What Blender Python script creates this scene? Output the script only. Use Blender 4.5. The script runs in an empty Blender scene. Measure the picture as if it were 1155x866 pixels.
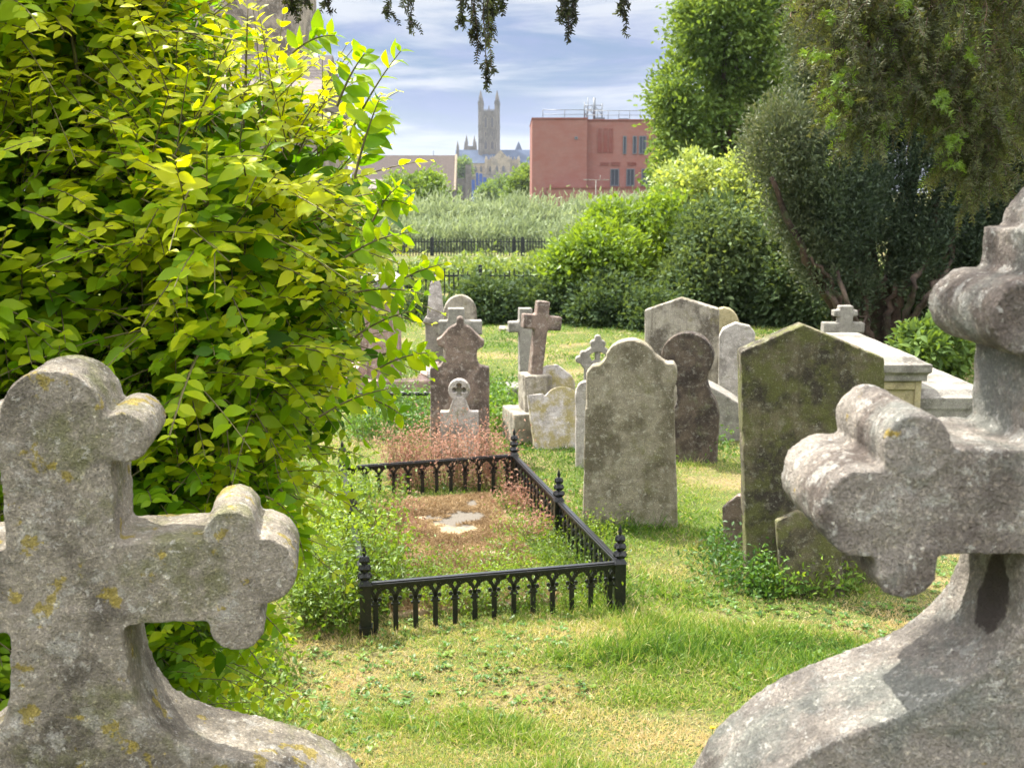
import bpy, bmesh, math, random
import numpy as np
from mathutils import Vector, Matrix
rad = math.radians
rng = np.random.default_rng(7)
random.seed(7)
S = bpy.context.scene
COL = S.collection

# ------------------------------------------------------------------ camera
F_PX, CX, CY, W_PX = 1250.0, 577.5, 433.0, 1155.0
CAM_Z, PITCH = 2.1, math.atan((433 - 215) / 1250.0)
cam_d = bpy.data.cameras.new('camera'); cam = bpy.data.objects.new('camera', cam_d)
COL.objects.link(cam); S.camera = cam
cam_d.sensor_width = 36; cam_d.lens = 36 * F_PX / W_PX
cam_d.clip_start = 0.05; cam_d.clip_end = 6000
cam.location = (0, 0, CAM_Z); cam.rotation_euler = (math.pi / 2 - PITCH, 0, 0)
cam_d.dof.use_dof = True; cam_d.dof.focus_distance = 2.6; cam_d.dof.aperture_fstop = 13.0

# ------------------------------------------------------------------ light
SUN_AZ, SUN_EL = rad(-48), rad(56)      # azimuth measured from +Y towards +X
sd = Vector((math.sin(SUN_AZ) * math.cos(SUN_EL), math.cos(SUN_AZ) * math.cos(SUN_EL), math.sin(SUN_EL)))
sun_d = bpy.data.lights.new('sun', 'SUN'); sun = bpy.data.objects.new('sun', sun_d); COL.objects.link(sun)
sun_d.energy = 4.8; sun_d.angle = rad(0.6); sun_d.color = (1.0, 0.95, 0.86)
sun.rotation_euler = sd.to_track_quat('Z', 'Y').to_euler(); sun.location = sd * 40
w = bpy.data.worlds.new('World'); S.world = w; w.use_nodes = True
nt = w.node_tree; nt.nodes.clear()
def N(nt, t, **kw):
    n = nt.nodes.new(t)
    for k, v in kw.items(): setattr(n, k, v)
    return n
sky = N(nt, 'ShaderNodeTexSky', sky_type='NISHITA'); sky.sun_disc = False
sky.sun_elevation = SUN_EL; sky.sun_rotation = SUN_AZ
sky.dust_density = 0.4; sky.ozone_density = 2.0; sky.air_density = 1.0
tc = N(nt, 'ShaderNodeTexCoord')
def cloud(scale, lo, hi, det, sd_):
    mp = N(nt, 'ShaderNodeMapping'); mp.inputs['Scale'].default_value = scale; mp.inputs['Location'].default_value = (sd_, sd_ * .3, 0)
    mp.inputs['Rotation'].default_value = (0, rad(4), 0)
    nz = N(nt, 'ShaderNodeTexNoise'); nz.inputs['Scale'].default_value = 1; nz.inputs['Detail'].default_value = det; nz.inputs['Roughness'].default_value = .55
    nz.inputs['Distortion'].default_value = .5
    mr = N(nt, 'ShaderNodeMapRange', interpolation_type='SMOOTHSTEP'); mr.inputs[1].default_value = lo; mr.inputs[2].default_value = hi
    nt.links.new(tc.outputs['Generated'], mp.inputs[0]); nt.links.new(mp.outputs[0], nz.inputs['Vector']); nt.links.new(nz.outputs[0], mr.inputs[0])
    return mr.outputs[0]
def wmix(a, b, f):
    m = N(nt, 'ShaderNodeMix', data_type='RGBA')
    for i, v in ((6, a), (7, b), (0, f)):
        if isinstance(v, (tuple, list)): m.inputs[i].default_value = (*v, 1)
        elif isinstance(v, float): m.inputs[i].default_value = v
        else: nt.links.new(v, m.inputs[i])
    return m.outputs[2]
c1 = cloud((4.2, 4.2, 30), .38, .62, 9, 2.3)
c2 = cloud((9, 9, 34), .40, .66, 9, 7.1)
base = wmix(sky.outputs[0], (2.8, 4.3, 7.9), .6)
base = wmix(base, (4.2, 5.3, 8.6), c2)
base = wmix(base, (9.2, 9.8, 10.9), c1)
sep = N(nt, 'ShaderNodeSeparateXYZ'); nt.links.new(tc.outputs['Generated'], sep.inputs[0])
hz = N(nt, 'ShaderNodeMapRange', interpolation_type='SMOOTHSTEP'); nt.links.new(sep.outputs[2], hz.inputs[0])
hz.inputs[1].default_value = .10; hz.inputs[2].default_value = 0.0; hz.inputs[3].default_value = 0; hz.inputs[4].default_value = .55
base = wmix(base, (8.2, 9.0, 10.6), hz.outputs[0])
up_ = N(nt, 'ShaderNodeMapRange'); nt.links.new(sep.outputs[2], up_.inputs[0]); up_.inputs[1].default_value = .18; up_.inputs[2].default_value = .6; up_.inputs[4].default_value = .7
base = wmix(base, (9.2, 8.7, 7.9), up_.outputs[0])
hi = N(nt, 'ShaderNodeMapRange', interpolation_type='SMOOTHSTEP'); nt.links.new(sep.outputs[2], hi.inputs[0])   # sky above the view brightened as added fill light, low sky dimmed
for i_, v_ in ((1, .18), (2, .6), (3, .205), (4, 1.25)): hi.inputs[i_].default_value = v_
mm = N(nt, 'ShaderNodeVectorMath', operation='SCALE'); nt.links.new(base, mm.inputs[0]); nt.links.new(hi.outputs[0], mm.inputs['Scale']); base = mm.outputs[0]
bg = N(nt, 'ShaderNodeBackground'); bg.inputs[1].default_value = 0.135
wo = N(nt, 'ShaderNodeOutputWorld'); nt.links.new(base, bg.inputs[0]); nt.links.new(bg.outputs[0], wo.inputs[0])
S.view_settings.view_transform = 'Standard'; S.view_settings.look = 'None'
S.view_settings.exposure = 1.56; S.view_settings.gamma = 1
S.render.engine = 'CYCLES'
S.cycles.use_denoising = True
S.cycles.max_bounces = 7; S.cycles.diffuse_bounces = 4; S.cycles.glossy_bounces = 2
S.cycles.transmission_bounces = 4; S.cycles.transparent_max_bounces = 6; S.cycles.volume_bounces = 0
S.cycles.caustics_reflective = False; S.cycles.caustics_refractive = False
S.cycles.sample_clamp_indirect = 6

# ------------------------------------------------------------------ helpers
fwd = np.array([0, math.cos(PITCH), -math.sin(PITCH)]); upv = np.array([0, math.sin(PITCH), math.cos(PITCH)])
def ray(px, py):
    return np.array([(px - CX) / F_PX, 0, 0]) + upv * (-(py - CY) / F_PX) + fwd
def at(px, py, Y):                      # a point of the place, seen at px,py and Y metres ahead
    d = ray(px, py); t = Y / d[1]
    return np.array([d[0] * t, Y, CAM_Z + d[2] * t])
def sstep(a, b, x):
    t = np.clip((x - a) / (b - a), 0, 1); return t * t * (3 - 2 * t)
def hash3(i, j, k, s):
    h = (i * 374761393 + j * 668265263 + k * 2147483647 + s * 1274126177) & 0xffffffff
    h = ((h ^ (h >> 13)) * 1274126177) & 0xffffffff
    h = (h ^ (h >> 16)) & 0xffffffff
    return h / 4294967295.0
def vnoise(P, s=0):
    P = np.asarray(P, float); I = np.floor(P).astype(np.int64); f = P - I; f = f * f * (3 - 2 * f)
    r = 0
    for a in (0, 1):
        for b in (0, 1):
            for c in (0, 1):
                wgt = (f[..., 0] if a else 1 - f[..., 0]) * (f[..., 1] if b else 1 - f[..., 1]) * (f[..., 2] if c else 1 - f[..., 2])
                r = r + wgt * hash3(I[..., 0] + a, I[..., 1] + b, I[..., 2] + c, s)
    return r
def fbm(P, o=3, s=0):
    P = np.asarray(P, float)
    r, a, t = 0, 1, 0
    for i in range(o):
        r = r + a * vnoise(P * 2 ** i + 17.3 * i, s + i); t += a; a *= .5
    return r / t
def gz(x, y):
    x = np.asarray(x, float); y = np.asarray(y, float)
    z = 0.56 * (1 - sstep(.9, 4.5, y))
    z = z - 2.5 * sstep(16.5, 70, y) - .6 * sstep(70, 160, y)
    z = z + 0.07 * np.exp(-(((x - .35) / .8) ** 2 + ((y - 4.75) / .45) ** 2)) - .05 * np.exp(-(((x + .9) / .7) ** 2 + ((y - 4.8) / .6) ** 2))
    P = np.stack([x * .9, y * .9, np.zeros_like(x)], -1)
    near = 1 - sstep(15, 40, y)
    z = z + near * (.05 * (fbm(P, 3, 5) - .5) + .012 * (fbm(P * 6, 2, 9) - .5))
    return z
def gpt(px, py):
    d = ray(px, py); Y = 5.0
    for _ in range(40):
        z = float(gz(d[0] / d[1] * Y, Y)); Yn = (CAM_Z - z) / (-d[2] / d[1]); Y = .5 * Y + .5 * Yn
    return np.array([d[0] / d[1] * Y, Y, float(gz(d[0] / d[1] * Y, Y))])

def tag(o, label=None, cat=None, group=None, kind=None):
    if label: o['label'] = label
    if cat: o['category'] = cat
    if group: o['group'] = group
    if kind: o['kind'] = kind
    return o
def thing(name, label, cat, loc=(0, 0, 0), rz=0, group=None):
    o = bpy.data.objects.new(name, None); COL.objects.link(o); o.location = [float(v) for v in loc]; o.rotation_euler = (0, 0, rz)
    o.empty_display_size = .1
    return tag(o, label, cat, group)
def link(name, me, mat, parent=None, wold=False):
    o = bpy.data.objects.new(name, me); COL.objects.link(o)
    if mat is not None: me.materials.clear(); me.materials.append(mat)
    if parent is not None: o.parent = parent
    return o
def npmesh(name, V, F, mat, parent=None, smooth=True, tint=None, off=(0, 0, 0)):
    V = np.asarray(V, np.float32) - np.asarray(off, np.float32); F = np.asarray(F, np.int32)
    me = bpy.data.meshes.new(name); k = F.shape[1]
    me.vertices.add(len(V)); me.vertices.foreach_set('co', V.ravel())
    me.loops.add(F.size); me.loops.foreach_set('vertex_index', F.ravel())
    me.polygons.add(len(F)); me.polygons.foreach_set('loop_start', np.arange(0, F.size, k, dtype=np.int32))
    try: me.polygons.foreach_set('loop_total', np.full(len(F), k, np.int32))
    except Exception: pass
    me.polygons.foreach_set('use_smooth', np.full(len(F), smooth))
    if tint is not None:
        a = me.attributes.new('tint', 'FLOAT', 'POINT'); a.data.foreach_set('value', np.asarray(tint, np.float32))
    me.update(calc_edges=True)
    return link(name, me, mat, parent)
class MB:
    def __init__(s): s.v = []; s.f = []
    def box(s, x0, x1, y0, y1, z0, z1, M=None):
        b = len(s.v)
        for z in (z0, z1):
            for x, y in ((x0, y0), (x1, y0), (x1, y1), (x0, y1)): s.v.append((x, y, z))
        for q in ((3, 2, 1, 0), (4, 5, 6, 7), (0, 1, 5, 4), (1, 2, 6, 5), (2, 3, 7, 6), (3, 0, 4, 7)): s.f.append([b + i for i in q])
        return s
    def cbox(s, c, d): return s.box(c[0] - d[0] / 2, c[0] + d[0] / 2, c[1] - d[1] / 2, c[1] + d[1] / 2, c[2] - d[2] / 2, c[2] + d[2] / 2)
    def prism(s, pts, y0, y1):            # outline in x,z, run along y
        b = len(s.v); n = len(pts)
        for y in (y0, y1):
            for x, z in pts: s.v.append((x, y, z))
        s.f.append([b + i for i in range(n)]); s.f.append([b + n + i for i in range(n - 1, -1, -1)])
        for i in range(n): j = (i + 1) % n; s.f.append([b + j, b + i, b + n + i, b + n + j])
        return s
    def frus(s, c, a0, a1, z0, z1, n=4, rot=math.pi / 4, b0=None, b1=None):
        b = len(s.v)
        for z, ax, ay in ((z0, a0, b0 or a0), (z1, a1, b1 or a1)):
            for i in range(n):
                t = rot + i * 2 * math.pi / n; k = math.sqrt(2) if n == 4 else 1
                s.v.append((c[0] + ax * k * math.cos(t), c[1] + ay * k * math.sin(t), z))
        s.f.append([b + i for i in range(n - 1, -1, -1)]); s.f.append([b + n + i for i in range(n)])
        for i in range(n): j = (i + 1) % n; s.f.append([b + i, b + j, b + n + j, b + n + i])
        return s
    def lathe(s, c, prof, n=10):
        b = len(s.v)
        for r, z in prof:
            for i in range(n): t = i * 2 * math.pi / n; s.v.append((c[0] + r * math.cos(t), c[1] + r * math.sin(t), c[2] + z))
        for k in range(len(prof) - 1):
            for i in range(n):
                j = (i + 1) % n; s.f.append([b + k * n + i, b + k * n + j, b + (k + 1) * n + j, b + (k + 1) * n + i])
        s.f.append([b + i for i in range(n - 1, -1, -1)]); s.f.append([b + (len(prof) - 1) * n + i for i in range(n)])
        return s
    def tube(s, pts, r, n=6):
        pts = [Vector(p) for p in pts]; b = len(s.v); m = len(pts)
        rr = r if isinstance(r, (list, tuple)) else [r] * m
        for k, p in enumerate(pts):
            d = (pts[min(k + 1, m - 1)] - pts[max(k - 1, 0)]).normalized()
            a = d.cross(Vector((0, 0, 1)) if abs(d.z) < .9 else Vector((1, 0, 0))).normalized(); c = d.cross(a)
            for i in range(n):
                t = 2 * math.pi * i / n; s.v.append(tuple(p + (a * math.cos(t) + c * math.sin(t)) * rr[k]))
        for k in range(m - 1):
            for i in range(n):
                j = (i + 1) % n; s.f.append([b + k * n + i, b + k * n + j, b + (k + 1) * n + j, b + (k + 1) * n + i])
        s.f.append([b + i for i in range(n - 1, -1, -1)]); s.f.append([b + (m - 1) * n + i for i in range(n)])
        return s
    def mesh(s, name, smooth=False):
        me = bpy.data.meshes.new(name); me.from_pydata([tuple(map(float, v)) for v in s.v], [], s.f)
        bm = bmesh.new(); bm.from_mesh(me); bmesh.ops.recalc_face_normals(bm, faces=bm.faces); bm.to_mesh(me); bm.free()
        if smooth:
            me.polygons.foreach_set('use_smooth', [True] * len(me.polygons))
        return me
    def build(s, name, mat, parent=None, smooth=False, bevel=0):
        o = link(name, s.mesh(name, smooth), mat, parent)
        if bevel:
            m = o.modifiers.new('bevel', 'BEVEL'); m.width = bevel; m.segments = 2; m.limit_method = 'ANGLE'
        return o
def remeshed(me, voxel, smooth=2, amp=.004, fine=.0015, freq=9, chip=0, seed=1):
    """turns joined solids into one weathered skin"""
    o = bpy.data.objects.new('tmp', me); COL.objects.link(o)
    r = o.modifiers.new('r', 'REMESH'); r.mode = 'VOXEL'; r.voxel_size = voxel; r.use_smooth_shade = True
    if smooth:
        m = o.modifiers.new('s', 'SMOOTH'); m.factor = .5; m.iterations = smooth
    dg = bpy.context.evaluated_depsgraph_get(); dg.update()
    out = bpy.data.meshes.new_from_object(o.evaluated_get(dg))
    bpy.data.objects.remove(o)
    n = len(out.vertices); V = np.zeros(n * 3, np.float32); out.vertices.foreach_get('co', V); V = V.reshape(-1, 3)
    Nn = np.zeros(n * 3, np.float32); out.vertices.foreach_get('normal', Nn); Nn = Nn.reshape(-1, 3)
    d = amp * 2 * (fbm(V * freq, 3, seed) - .5) + fine * 2 * (fbm(V * freq * 7, 2, seed + 40) - .5)
    if chip: d = d - chip * np.clip(fbm(V * freq * 1.8, 3, seed + 80) - .62, 0, 1) * 6
    V = V + Nn * d[:, None]
    out.vertices.foreach_set('co', V.astype(np.float32).ravel()); out.update()
    out.polygons.foreach_set('use_smooth', [True] * len(out.polygons))
    return out

# ------------------------------------------------------------------ materials
class NT:
    def __init__(s, name):
        s.m = bpy.data.materials.new(name); s.m.use_nodes = True; s.t = s.m.node_tree; s.t.nodes.clear()
        s.out = N(s.t, 'ShaderNodeOutputMaterial'); s.co = N(s.t, 'ShaderNodeTexCoord')
    def L(s, a, b): s.t.links.new(a, b)
    def set(s, sock, v):
        if isinstance(v, (tuple, list)): sock.default_value = (*v, 1) if len(v) == 3 and len(sock.default_value) == 4 else v
        elif isinstance(v, (int, float)): sock.default_value = v
        else: s.L(v, sock)
    def noise(s, scale, det=4, rough=.55, dist=0, vec=None, sc=(1, 1, 1), loc=(0, 0, 0)):
        mp = N(s.t, 'ShaderNodeMapping'); mp.inputs['Scale'].default_value = sc; mp.inputs['Location'].default_value = loc
        s.L(vec or s.co.outputs['Object'], mp.inputs[0])
        n = N(s.t, 'ShaderNodeTexNoise'); n.inputs['Scale'].default_value = scale; n.inputs['Detail'].default_value = det
        n.inputs['Roughness'].default_value = rough; n.inputs['Distortion'].default_value = dist; s.L(mp.outputs[0], n.inputs['Vector']); return n.outputs[0]
    def rng(s, v, a, b, c=0, d=1):
        r = N(s.t, 'ShaderNodeMapRange', interpolation_type='SMOOTHSTEP'); s.L(v, r.inputs[0])
        for i, k in enumerate((a, b, c, d)): r.inputs[i + 1].default_value = k
        return r.outputs[0]
    def mix(s, a, b, f, mode='MIX'):
        m = N(s.t, 'ShaderNodeMix', data_type='RGBA', blend_type=mode)
        s.set(m.inputs[6], a); s.set(m.inputs[7], b); s.set(m.inputs[0], f); return m.outputs[2]
    def math(s, op, a, b=0.):
        m = N(s.t, 'ShaderNodeMath', operation=op); s.set(m.inputs[0], a); s.set(m.inputs[1], b); return m.outputs[0]
    def bump(s, h, st=.5, dist=.01, prev=None):
        b = N(s.t, 'ShaderNodeBump'); b.inputs['Strength'].default_value = st; b.inputs['Distance'].default_value = dist; s.L(h, b.inputs['Height'])
        if prev is not None: s.L(prev, b.inputs['Normal'])
        return b.outputs[0]
    def bsdf(s, col, rough=.9, spec=.3, metal=0, normal=None, link=True):
        p = N(s.t, 'ShaderNodeBsdfPrincipled'); s.set(p.inputs['Base Color'], col); s.set(p.inputs['Roughness'], rough)
        p.inputs['Specular IOR Level'].default_value = spec; p.inputs['Metallic'].default_value = metal
        if normal is not None: s.L(normal, p.inputs['Normal'])
        if link: s.L(p.outputs[0], s.out.inputs[0])
        return p.outputs[0]
def stone(name, base, dark, light, stain=.5, speck=.5, moss=None, moss_amt=0, yellow=0, streak=0, scale=1., bump=.5, ycol=(.42, .33, .06)):
    n = NT(name)
    a = n.noise(3.2 * scale, 6, .6, .3); b = n.noise(14 * scale, 6, .65); c = n.noise(70 * scale, 5, .7); e = n.noise(240 * scale, 3, .7)
    col = n.mix(base, dark, n.rng(a, .60 - .3 * stain, .68 - .2 * stain))
    col = n.mix(col, tuple(x * .62 for x in base), n.rng(b, .48, .7))
    if streak:
        st = n.noise(9, 5, .6, .2, sc=(1, 1, .12)); col = n.mix(col, dark, n.math('MULTIPLY', n.rng(st, .45, .7), streak))
    col = n.mix(col, light, n.math('MULTIPLY', n.rng(n.noise(22 * scale, 7, .72, loc=(5, 3, 1)), .53, .62), speck))
    if moss: col = n.mix(col, moss, n.math('MULTIPLY', n.rng(n.noise(5 * scale, 6, .7, loc=(2, 9, 4)), .62 - .3 * moss_amt, .74 - .25 * moss_amt), .85))
    if yellow: col = n.mix(col, ycol, n.math('MULTIPLY', n.rng(n.noise(16 * scale, 6, .62, loc=(7, 1, 8)), .70 - .12 * yellow, .74 - .12 * yellow), .8))
    col = n.mix(col, (.03, .028, .025), n.math('MULTIPLY', n.rng(n.noise(95 * scale, 3, .6, loc=(1, 7, 8)), .66, .72), .55))
    col = n.mix(col, tuple(min(.8, x * 1.25 + .03) for x in light), n.math('MULTIPLY', n.rng(n.noise(48 * scale, 6, .75, .4, loc=(3, 8, 2)), .585, .64), speck))
    col = n.mix(col, (.62, .61, .6), n.rng(e, .38, .72, .8, 0), 'MULTIPLY')
    col = n.mix(col, (1.9, 1.85, 1.75), n.rng(n.noise(130 * scale, 4, .75, loc=(9, 2, 2)), .50, .72), 'MULTIPLY')
    h = n.bump(b, .35 * bump, .02); h = n.bump(c, 1.0 * bump, .012, h); h = n.bump(e, 1.0 * bump, .005, h)
    n.bsdf(col, .93, .2, 0, h); return n.m
def leafmat(name, cols, tr=.4, rough=.45, spec=.35, trcol=None):
    n = NT(name); at_ = N(n.t, 'ShaderNodeAttribute', attribute_name='tint')
    rp = N(n.t, 'ShaderNodeValToRGB'); n.L(at_.outputs['Fac'], rp.inputs[0]); el = rp.color_ramp.elements
    el[0].color = (*cols[0], 1); el[1].color = (*cols[-1], 1)
    for i in range(1, len(cols) - 1): e = el.new(i / (len(cols) - 1)); e.color = (*cols[i], 1)
    p = n.bsdf(rp.outputs[0], rough, spec, link=False)
    t = N(n.t, 'ShaderNodeBsdfTranslucent'); n.L(n.mix(rp.outputs[0], trcol or (1.5, 1.35, .5), 1., 'MULTIPLY'), t.inputs[0])
    m = N(n.t, 'ShaderNodeMixShader'); m.inputs[0].default_value = tr; n.L(p, m.inputs[1]); n.L(t.outputs[0], m.inputs[2]); n.L(m.outputs[0], n.out.inputs[0])
    return n.m
def plain(name, col, rough=.6, spec=.3, metal=0, var=.25, sc=20, bump=0):
    n = NT(name); k = n.noise(sc, 4, .6); c = n.mix(col, tuple(x * (1 - var) for x in col), n.rng(k, .35, .65))
    n.bsdf(c, rough, spec, metal, n.bump(k, bump, .01) if bump else None); return n.m
def brickmat(name, c1, c2, mortar, bw=.3, bh=.1, ms=.02):
    n = NT(name); b = N(n.t, 'ShaderNodeTexBrick'); mp = N(n.t, 'ShaderNodeMapping'); mp.inputs['Rotation'].default_value = (math.pi / 2, 0, 0)
    sx = N(n.t, 'ShaderNodeSeparateXYZ'); n.L(n.co.outputs['Object'], sx.inputs[0]); cx = N(n.t, 'ShaderNodeCombineXYZ')
    n.L(n.math('ADD', sx.outputs[0], sx.outputs[1]), cx.inputs[0]); n.L(sx.outputs[2], cx.inputs[1]); n.L(cx.outputs[0], b.inputs['Vector'])
    b.inputs['Color1'].default_value = (*c1, 1); b.inputs['Color2'].default_value = (*c2, 1); b.inputs['Mortar'].default_value = (*mortar, 1)
    b.inputs['Scale'].default_value = 1; b.inputs['Brick Width'].default_value = bw; b.inputs['Row Height'].default_value = bh; b.inputs['Mortar Size'].default_value = ms
    n.bsdf(n.mix(b.outputs[0], tuple(x * .88 for x in c1), n.rng(n.noise(.8, 6, .7, sc=(.6, .6, 1.2)), .4, .65)), 1., .05, 0, n.bump(b.outputs[1], -.3, .01)); return n.m
M = {}
M['ashlar_grey'] = stone('weathered_pale_stone', (.42, .375, .305), (.17, .15, .12), (.60, .58, .52), .42, .6, (.24, .24, .12), .35, .95, scale=1.3, bump=1)
M['ashlar_pink'] = stone('weathered_pinkish_stone', (.40, .36, .315), (.18, .15, .13), (.60, .59, .54), .42, .65, (.27, .28, .25), .40, .25, scale=1.2, bump=1, ycol=(.5, .36, .05))
M['slab_green'] = stone('green_stained_stone', (.18, .155, .10), (.055, .047, .037), (.36, .35, .28), .6, .4, (.125, .13, .045), .6, 0, .75)
M['slab_olive'] = stone('olive_grey_stone', (.33, .295, .225), (.15, .13, .09), (.50, .48, .40), .42, .55, (.19, .18, .095), .35, 0, .5)
M['slab_dark'] = stone('dark_brown_stone', (.115, .09, .07), (.04, .032, .028), (.36, .35, .31), .55, .30, (.12, .12, .07), .3, 0, .4)
M['slab_brown'] = stone('brown_sandstone', (.225, .17, .14), (.10, .078, .066), (.42, .38, .34), .5, .55, (.16, .14, .09), .25, 0, .3)
M['slab_streak'] = stone('streaked_grey_stone', (.36, .33, .27), (.11, .095, .075), (.50, .48, .42), .45, .35, (.19, .17, .09), .3, 0, .9)
M['slab_buff'] = stone('buff_stone', (.38, .33, .19), (.2, .17, .10), (.5, .46, .33), .4, .3, None, 0, 0, .2)
M['slab_white'] = stone('pale_limestone', (.27, .255, .225), (.15, .14, .12), (.38, .37, .33), .35, .5, (.33, .33, .26), .25, 0, .25)
M['slab_mossy'] = stone('lichened_grey_stone', (.46, .43, .41), (.27, .25, .23), (.6, .58, .55), .4, .5, (.28, .235, .08), .62, 0, 0)
M['slab_pinkedge'] = stone('pink_faced_stone', (.36, .25, .21), (.2, .14, .12), (.55, .5, .45), .4, .5, (.2, .2, .12), .2, 0, .2)
M['slab_pale'] = stone('pale_grey_brown_stone', (.42, .39, .36), (.22, .20, .18), (.58, .56, .52), .4, .5, (.22, .21, .13), .3, 0, .35)
M['iron'] = None
_n = NT('black_painted_iron'); _k = _n.noise(60, 4, .6)
_n.bsdf(_n.mix((.010, .011, .013), (.035, .03, .027), _n.rng(_k, .55, .7)), .32, .5, .2, _n.bump(_k, .25, .002)); M['iron'] = _n.m
M['bark'] = stone('bark', (.17, .115, .08), (.06, .04, .03), (.26, .2, .15), .5, .3, (.07, .09, .04), .3, 0, .9)
M['bark_dark'] = stone('dark_yew_bark', (.10, .068, .05), (.035, .026, .02), (.2, .15, .115), .5, .3, (.06, .08, .035), .35, 0, .9)
M['bark_yew'] = stone('yew_bark', (.125, .092, .07), (.05, .037, .03), (.2, .16, .12), .5, .3, (.06, .08, .035), .3, 0, .9)
M['fence'] = plain('dark_fence_paint', (.02, .024, .026), .5)
M['glass'] = plain('window_glass', (.05, .06, .075), .12, .6, 0, .4, .4)
M['frame_grey'] = plain('grey_metal', (.15, .17, .19), .45, .4, .2)
M['brick'] = brickmat('red_brick', (.26, .12, .10), (.22, .105, .09), (.23, .155, .135), .23, .08, .01)
M['brick_trim'] = brickmat('dark_red_brick', (.22, .08, .07), (.19, .072, .06), (.22, .14, .12), .23, .08, .01)
M['ivory'] = stone('caen_stone', (.32, .27, .20), (.2, .17, .14), (.42, .38, .3), .4, .3, scale=.06, bump=.2)
M['ivory_dark'] = stone('tower_stone', (.16, .145, .135), (.10, .095, .09), (.23, .215, .20), .4, .3, scale=.06, bump=.2)
M['lead'] = plain('lead_roof', (.065, .085, .13), 1., 0., 0, .2, .2)
M['recess'] = plain('deep_recess', (.07, .07, .08), .8)
M['tile'] = brickmat('brown_roof_tiles', (.12, .098, .088), (.10, .082, .074), (.07, .06, .055), .6, .35, .03)
M['tile_grey'] = brickmat('grey_roof_tiles', (.22, .19, .17), (.17, .15, .14), (.1, .09, .08), .25, .12, .015)
M['flint'] = stone('flint_wall', (.32, .27, .22), (.14, .12, .1), (.5, .46, .4), .5, .5, scale=.6)
M['blue'] = plain('blue_panel', (.05, .10, .32), .5)
# ground
g = NT('ground_turf')
g1 = g.noise(1.1, 6, .6); g2 = g.noise(6, 6, .65); g3 = g.noise(55, 5, .7)
gc = g.mix((.075, .105, .022), (.21, .165, .08), g.rng(g1, .47, .62)); gc = g.mix(gc, (.11, .15, .03), g.math('MULTIPLY', g.rng(g2, .5, .65), .6))
gc = g.mix(gc, (.04, .035, .018), g.math('MULTIPLY', g.rng(g3, .45, .62), .8))
g.bsdf(gc, .95, .1, 0, g.bump(g3, .6, .02)); M['ground'] = g.m
M['grass'] = leafmat('grass_blades', [(.05, .12, .015), (.12, .22, .025), (.21, .30, .045), (.40, .37, .16), (.50, .40, .24)], .4, .5, .3, (1.3, 1.25, .7))
M['weed'] = leafmat('broad_weed_leaves', [(.04, .10, .02), (.09, .19, .03), (.20, .30, .04)], .4)
M['bush'] = leafmat('golden_green_leaves', [(.035, .10, .005), (.11, .24, .008), (.25, .38, .010), (.46, .49, .012)], .52, .42, .22, (1.7, 1.6, .3))
M['tree_green'] = leafmat('mid_green_leaves', [(.06, .11, .03), (.115, .185, .045), (.19, .27, .065)], .42, .6, .12)
M['bright'] = leafmat('bright_green_leaves', [(.05, .10, .015), (.12, .20, .025), (.20, .29, .03)], .42)
M['sunlit'] = leafmat('sunlit_pale_leaves', [(.09, .14, .04), (.17, .24, .07), (.28, .35, .12)], .4)
M['pale'] = leafmat('pale_silvery_leaves', [(.14, .18, .10), (.22, .27, .15), (.32, .36, .22)], .35, .6, .2, (1.2, 1.2, .8))
M['greygreen'] = leafmat('grey_green_leaves', [(.03, .055, .025), (.065, .105, .045), (.13, .18, .08)], .35, .6, .1)
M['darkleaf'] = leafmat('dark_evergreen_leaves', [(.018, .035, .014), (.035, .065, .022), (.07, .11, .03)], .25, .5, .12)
M['yew'] = leafmat('yew_needles', [(.028, .048, .028), (.060, .088, .046), (.105, .128, .062), (.165, .175, .09)], .25, .55, .25, (1.1, 1.1, .6))
M['needle'] = leafmat('hanging_yew_needles', [(.022, .028, .016), (.068, .086, .036), (.15, .165, .065), (.15, .25, .035)], .3, .5, .3)
M['red'] = leafmat('red_turning_leaves', [(.22, .12, .08), (.36, .19, .14), (.44, .28, .21), (.24, .24, .09)], .35, .7, .1, (1.1, 1., .9))
M['litter'] = leafmat('dry_needle_litter', [(.17, .11, .06), (.30, .21, .11), (.42, .31, .18)], .15, .8, .1, (1.1, 1., .8))
M['twig'] = plain('green_brown_twig', (.16, .14, .06), .7)

# ------------------------------------------------------------------ foliage machinery
def _ov():
    st = [(.10, .11, .01, 0), (.30, .235, .06, .0), (.52, .25, .065, -.01), (.76, .155, .02, -.045)]; V = [(0, 0, 0)]; F = []
    for x, w_, zz, zm in st: V += [(x, w_, zz + zm), (x, 0, zm), (x, -w_, zz + zm)]
    V.append((1, 0, -.12)); F += [(0, 2, 1), (0, 3, 2)]
    for k in range(3):
        a = 1 + 3 * k
        for q in (0, 1): F += [(a + q, a + q + 1, a + q + 4), (a + q, a + q + 4, a + q + 3)]
    F += [(10, 11, 13), (11, 12, 13)]; return np.array(V, float), np.array(F)
T_OVATE = _ov()
T_DIA = (np.array([(0, 0, 0), (.5, .28, .07), (1, 0, -.05), (.5, -.28, .07)], float), np.array([(0, 2, 1), (0, 3, 2)]))
T_NEEDLE = (np.array([(0, -.07, 0), (0, .07, 0), (.7, .06, .02), (1, 0, 0), (.7, -.06, .02)], float), np.array([(0, 4, 1), (1, 4, 2), (2, 4, 3)]))
T_BLADE = (np.array([(0, -.5, 0), (0, .5, 0), (.5, -.38, .1), (.5, .38, .1), (1, 0, .42)], float), np.array([(0, 2, 1), (1, 2, 3), (2, 4, 3)]))
def unit(v): return v / np.maximum(np.linalg.norm(v, axis=-1, keepdims=True), 1e-9)
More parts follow.
